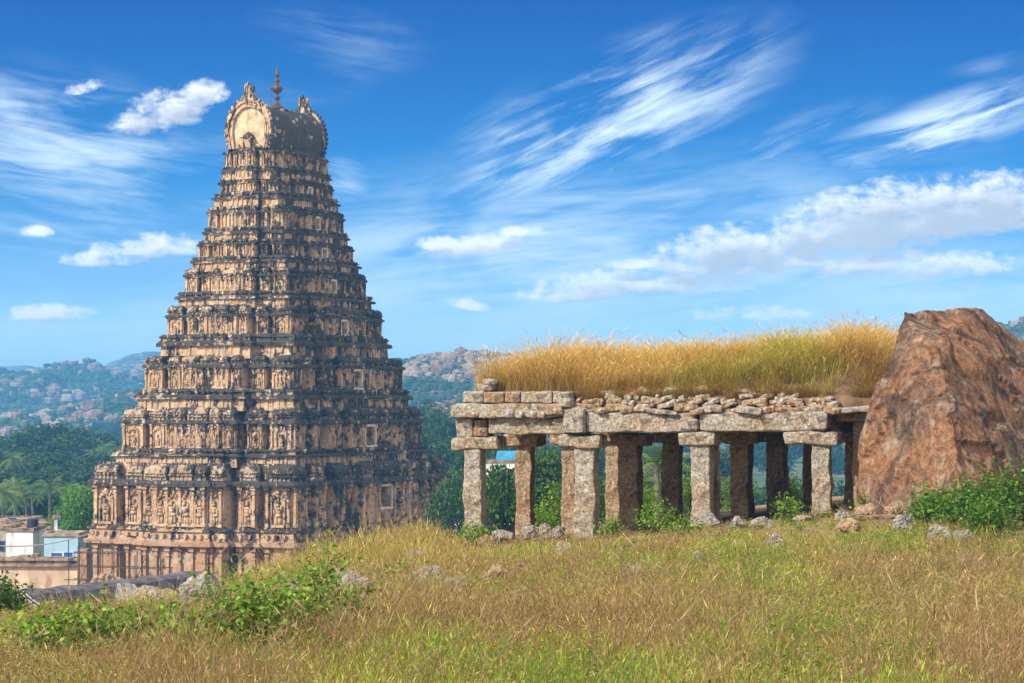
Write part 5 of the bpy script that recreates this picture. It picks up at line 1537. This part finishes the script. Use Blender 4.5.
# rubble heap between scaffold and wall
hp = [W3(88, 586, 205), W3(92, 578, 205), W3(104, 573, 206), W3(118, 576, 207), W3(126, 582, 207), W3(130, 592, 206), W3(90, 592, 209), W3(125, 590, 210), W3(108, 577, 209)]
o = hull_rock('rubble_heap', hp, M['granite_warm'], cuts=3, amp=.35, seed=9, origin=W3(108, 590, 207)); tag(o, 'brown heap of rubble at the scaffold foot behind the dark wall', 'rubble heap')
# scaffold
scf = empty('scaffold', (PX(102, 232), 231.5, 1.2), -TH, 'thin dark pole scaffold around the left foot of the tower', 'scaffold')
rc = random.Random(6)
for j in range(9):
    for q in (0, 1):
        xx = -3.6 + j * 1.25; a = MB()
        hh = 5.4 if j < 5 else 4.6
        a.tube([(xx + rc.uniform(-.1, .1), q * 1.6, -1), (xx, q * 1.6, hh + rc.uniform(-.5, .5))], .05, 5); a.build('pole', M['bamboo'], scf)
for j in range(4):
    for q in (0, 1):
        z_ = .8 + j * 1.25; a = MB(); a.tube([(-4.0, q * 1.6 - .08, z_), (6.8 if j < 3 else 2.2, q * 1.6 - .08, z_ + rc.uniform(-.15, .15))], .045, 5); a.build('rail', M['bamboo'], scf)
for q, x_ in enumerate((-3, 0, 3, 5)):
    a = MB(); a.tube([(x_, -.12, .3), (x_ + 1.8, -.12, 4.2)], .035, 5); a.build('brace', M['bamboo'], scf)
# cables sagging over the slope
for q, (pa, pb, sag) in enumerate((((20, 588, 170), (215, 600, 60), 1.2), ((20, 592, 168), (190, 612, 60), 1.0), ((-10, 545, 200), (98, 530, 230), .6))):
    A, B = Vector(W3(*pa)), Vector(W3(*pb)); a = MB()
    a.tube([A.lerp(B, j / 12) - Vector((0, 0, sag * 4 * (j / 12) * (1 - j / 12))) for j in range(13)], .035 if q < 2 else .05, 4)
    o = a.build('cable', M['wire']); tag(o, ('pale cable sagging from the dark wall over the scrub, upper of the pair', 'pale cable sagging lower over the scrub beside the other', 'thin cable strung from the houses to the scaffold')[q], 'cable')

# ================================================================== HAZE
hz_ = MB(); hz_.box(-2700, 2700, -60, 5300, -14, 96)
m = bpy.data.materials.new('haze_air'); m.use_nodes = True; nt = m.node_tree; nt.nodes.clear()
out = nt.nodes.new('ShaderNodeOutputMaterial'); pv = nt.nodes.new('ShaderNodeVolumePrincipled')
pv.inputs['Color'].default_value = HAZE_COL; pv.inputs['Density'].default_value = HAZE_D; pv.inputs['Anisotropy'].default_value = .1
nt.links.new(pv.outputs[0], out.inputs['Volume'])
o = hz_.build('haze', m); o['kind'] = 'stuff'

# ================================================================== SKY, SUN, CAMERA
az = Vector((math.cos(TH) * 0, 0)); vdir = Vector((math.sin(TH), math.cos(TH))); udir = Vector((math.cos(TH), -math.sin(TH)))
SA_ = R(SUN_OFF); sh_ = (-vdir * math.cos(SA_) - udir * math.sin(SA_)); el = R(SUN_EL)
sun_dir = Vector((sh_.x * math.cos(el), sh_.y * math.cos(el), math.sin(el)))
L = bpy.data.lights.new('sun', 'SUN'); L.energy = SUN_E; L.angle = R(.5); L.color = (1, .93, .82)
so = bpy.data.objects.new('sun', L); link(so); so.rotation_euler = sun_dir.to_track_quat('Z', 'Y').to_euler(); so.location = (0, 0, 60)
wd = bpy.data.worlds.new('World'); S.world = wd; wd.use_nodes = True
t = NT(wd.node_tree); t.n.clear()
out = t.new('ShaderNodeOutputWorld'); bg = t.new('ShaderNodeBackground'); t.l.new(bg.outputs[0], out.inputs[0])
D = t.new('ShaderNodeTexCoord').outputs['Generated']
sep = t.new('ShaderNodeSeparateXYZ'); t.put(sep.inputs[0], D)
A = t.math('MULTIPLY', t.math('ARCTAN2', sep.outputs[0], sep.outputs[1]), 25.0)
E_ = t.math('MULTIPLY', t.math('ARCSINE', sep.outputs[2]), 25.0)
# the telephoto view spans only 9 degrees of sky; the photograph's sky deepens fast with height, so the sky is read at a steeper angle
zz_ = t.math('ADD', t.math('MULTIPLY', t.math('MAXIMUM', sep.outputs[2], 0.0), SKY_K), .03)
cv = t.new('ShaderNodeCombineXYZ'); t.put(cv.inputs[0], sep.outputs[0]); t.put(cv.inputs[1], sep.outputs[1]); t.put(cv.inputs[2], zz_)
nv = t.vmath('NORMALIZE', cv.outputs[0])
sky = t.new('ShaderNodeTexSky', sky_type='NISHITA'); sky.sun_disc = False; sky.sun_elevation = el; sky.sun_rotation = math.atan2(sun_dir.x, sun_dir.y)
sky.altitude = 400; sky.air_density = 1.0; sky.dust_density = .6; sky.ozone_density = 2.5
t.put(sky.inputs[0], nv)
hs_ = t.new('ShaderNodeHueSaturation'); hs_.inputs['Saturation'].default_value = SKY_SAT; hs_.inputs['Value'].default_value = 1.0; t.put(hs_.inputs['Color'], sky.outputs[0])
tint = t.new('ShaderNodeValToRGB'); t.put(tint.inputs[0], t.math('MULTIPLY', sep.outputs[2], 5.5)); cr = tint.color_ramp
cr.elements[0].color = (1.9, 1.35, 1.0, 1); cr.elements[1].color = SKY_TOP; cr.elements[1].position = .95; ce = cr.elements.new(.50); ce.color = SKY_MID
base = t.mix(1.0, hs_.outputs[0], tint.outputs[0], 'MULTIPLY')
def ang(px, py): return 25 * math.atan((px - 512) / F), 25 * math.atan((HOR - py) / F)
P3 = t.new('ShaderNodeCombineXYZ'); t.put(P3.inputs[0], A); t.put(P3.inputs[1], E_); P3 = P3.outputs[0]
OFFE = [0.0]
def blob(px, py, rx, ry, rot=0.0, flat=1.0):
    cx, cy = ang(px, py); rx /= 100; ry /= 100; c_, s_ = math.cos(R(rot)), math.sin(R(rot))
    dx = t.math('SUBTRACT', A, cx); dy = t.math('SUBTRACT', E_, cy - OFFE[0])
    u_ = t.math('ADD', t.math('MULTIPLY', dx, c_ / rx), t.math('MULTIPLY', dy, s_ / rx))
    v_ = t.math('ADD', t.math('MULTIPLY', dx, -s_ / ry), t.math('MULTIPLY', dy, c_ / ry))
    if flat != 1.0:
        v_ = t.math('MAXIMUM', v_, t.math('MULTIPLY', v_, -flat))
    q = t.math('ADD', t.math('MULTIPLY', u_, u_), t.math('MULTIPLY', v_, v_))
    return t.math('SUBTRACT', 1.0, q, clamp=True)
def many(lst, comb='MAXIMUM'):
    o = None
    for it in lst:
        b_ = blob(*it[:6]);
        if len(it) > 6: b_ = t.math('MULTIPLY', b_, it[6])
        o = b_ if o is None else t.math(comb, o, b_)
    return o
# wisps: direction-stretched noise under broad masks
def wisp(rot, sx, sy, scale, seed, dist=1.2):
    mp = t.new('ShaderNodeMapping'); t.put(mp.inputs[0], P3); mp.inputs['Rotation'].default_value = (0, 0, R(-rot)); 
    mp2 = t.new('ShaderNodeMapping'); t.put(mp2.inputs[0], mp.outputs[0]); mp2.inputs['Scale'].default_value = (sx, sy, 1); mp2.inputs['Location'].default_value = (seed, seed * .7, 0)
    return t.noise(mp2.outputs[0], scale, 8, .56, dist * .6)
def fib(rot, seed, a_, lo, hi):
    soft = wisp(rot, .5, 1.5, 1.1, seed, a_); fine = wisp(rot, .30, 2.6, 3.4, seed + 4.4, a_ * 1.3)
    return t.ss(t.math('ADD', t.math('MULTIPLY', soft, .68), t.math('MULTIPLY', fine, .32)), lo, hi)
w1 = t.math('MULTIPLY', t.math('POWER', many([(610, 118, 230, 80, 24, 1, 1.25), (520, 160, 120, 40, 26, 1, .9), (690, 88, 105, 34, 22, 1, 1.0), (790, 150, 130, 36, 20, 1, .9), (660, 190, 200, 55, 8, 1, .55)]), 1.7), fib(24, 3.1, .9, .42, .66))
w2 = t.math('MULTIPLY', t.math('POWER', many([(950, 128, 170, 36, 16, 1, 1.3), (1000, 70, 60, 12, 8, 1, .5)]), 1.7), fib(16, 9.3, .8, .42, .64))
w3 = t.math('MULTIPLY', t.math('POWER', many([(50, 150, 210, 95, -6, 1, 1.1), (340, 35, 110, 35, -8, 1, .5), (120, 200, 230, 90, 4, 1, .85), (345, 180, 40, 30, 0, 1, .9), (330, 75, 140, 40, 20, 1, .45)]), 1.7), fib(-8, 5.7, .9, .40, .68))
w4 = t.math('MULTIPLY', t.math('POWER', many([(560, 260, 560, 130, 3, 1, 1.0), (820, 180, 240, 70, 12, 1, .5), (100, 290, 240, 60, 0, 1, .4), (930, 290, 300, 60, 4, 1, .9), (200, 330, 500, 50, 0, 1, .8)]), 1.7), fib(6, 14.2, .9, .34, .66))
wisps = t.math('MAXIMUM', t.math('MAXIMUM', w1, w2), t.math('MAXIMUM', w3, w4))
# low cumulus
CUM = ([(165, 118, 62, 30, 14, 1.6), (200, 100, 36, 20, 18, 1.3), (85, 92, 24, 9, 15, 1.5, .75), (36, 236, 20, 10, 0, 2.2), (150, 252, 68, 20, 3, 2.2), (105, 262, 50, 12, 0, 1.5), (48, 317, 62, 14, 3, 1.8), (475, 250, 62, 20, 6, 2.2), (445, 247, 36, 14, 0, 2.0), (522, 233, 30, 10, 0, 2.0), (468, 306, 26, 10, -8, 2),
           (905, 228, 140, 54, 4, 2.2, 1.2), (990, 220, 110, 50, 8, 2.2, 1.2), (845, 240, 100, 42, 0, 2.2, 1.15), (735, 262, 100, 42, 2, 2.0, 1.1), (690, 268, 60, 14, 0, 2.0), (800, 262, 80, 16, 0, 2.0), (600, 290, 95, 24, 5, 2.0), (560, 298, 45, 10, 0, 2), (640, 266, 40, 9, 0, 2), (745, 315, 80, 12, 0, 1.5, .7), (900, 268, 150, 22, 0, 1.5, .9), (660, 285, 120, 18, 0, 1.5, .9)])
cm = many(CUM); OFFE[0] = .13; cm2 = many(CUM); OFFE[0] = 0.0
def cnoise(dy, det=8):
    mp = t.new('ShaderNodeMapping'); t.put(mp.inputs[0], P3); mp.inputs['Scale'].default_value = (1.0, 1.7, 1); mp.inputs['Location'].default_value = (2.2 + dy * .5, 1.3 - dy, 0)
    return t.noise(mp.outputs[0], 2.7, det, .52, .15)
c0 = cnoise(0); cl0 = cnoise(0, 3); c1 = cnoise(-.13, 5)
dens = t.math('ADD', cm, t.math('MULTIPLY', t.math('SUBTRACT', c0, .5), 2.3))
mpf = t.new('ShaderNodeMapping'); t.put(mpf.inputs[0], P3); mpf.inputs['Scale'].default_value = (1, 1.5, 1)
dens = t.math('ADD', dens, t.math('MULTIPLY', t.math('SUBTRACT', t.noise(mpf.outputs[0], 8.5, 6, .55, .2), .5), 1.5))
ca = t.ss(dens, .05, 1.1)
ca = t.math('MULTIPLY', ca, t.ss(cm, 0.0, .22))
dens_up = t.math('ADD', cm2, t.math('MULTIPLY', t.math('SUBTRACT', c1, .5), 1.8))
lit = t.math('SUBTRACT', 1.05, t.math('MULTIPLY', t.ss(dens_up, .05, 1.15), .95), clamp=True)
lit_old = t.math('ADD', .55, t.math('MULTIPLY', t.math('SUBTRACT', cl0, c1), 3.5), clamp=True)
core = t.ss(dens, .4, 1.3)
# clouds are bright above, grey at their flat base
litb = lit
ccol = t.mix(litb, CL_DK, CL_LT)
away = t.math('MAXIMUM', t.ss(sep.outputs[2], .20, .42), t.ss(sep.outputs[1], .55, .1))
fill_veil = t.math('MULTIPLY', away, t.ss(t.noise(D, 2.2, 6, .55, .3), .38, .62, .25, .85))  # bright cloud outside the view, added as fill for the shaded faces
col = t.mix(t.math('MULTIPLY', wisps, .8), base, CL_WISP)
col = t.mix(fill_veil, col, CL_FILL)
col = t.mix(t.math('MULTIPLY', ca, .92), col, ccol)
t.put(bg.inputs[0], col); bg.inputs[1].default_value = SKY_E
wd.cycles.sampling_method = 'MANUAL'; wd.cycles.sample_map_resolution = 512

cd = bpy.data.cameras.new('camera'); cam = bpy.data.objects.new('camera', cd); link(cam)
cam.location = (0, 0, EYE); cam.rotation_euler = (R(90), 0, 0)
cd.sensor_width = 36; cd.lens = 36 * F / 1024; cd.shift_y = (HOR - 341.5) / 1024; cd.clip_start = .1; cd.clip_end = 20000
S.camera = cam
S.render.engine = 'CYCLES'
cy = S.cycles; cy.max_bounces = 5; cy.diffuse_bounces = 3; cy.glossy_bounces = 1; cy.transmission_bounces = 3; cy.volume_bounces = 0; cy.transparent_max_bounces = 4
cy.use_denoising = True; cy.caustics_reflective = False; cy.caustics_refractive = False
try: cy.denoising_input_passes = 'RGB_ALBEDO_NORMAL'; cy.denoiser = 'OPENIMAGEDENOISE'; cy.denoising_prefilter = 'ACCURATE'
except Exception: pass
S.view_settings.view_transform = 'Standard'; S.view_settings.look = 'None'; S.view_settings.gamma = 1; S.view_settings.exposure = EXPO
S.view_settings.use_curve_mapping = False
S.render.resolution_x = 1024; S.render.resolution_y = 683
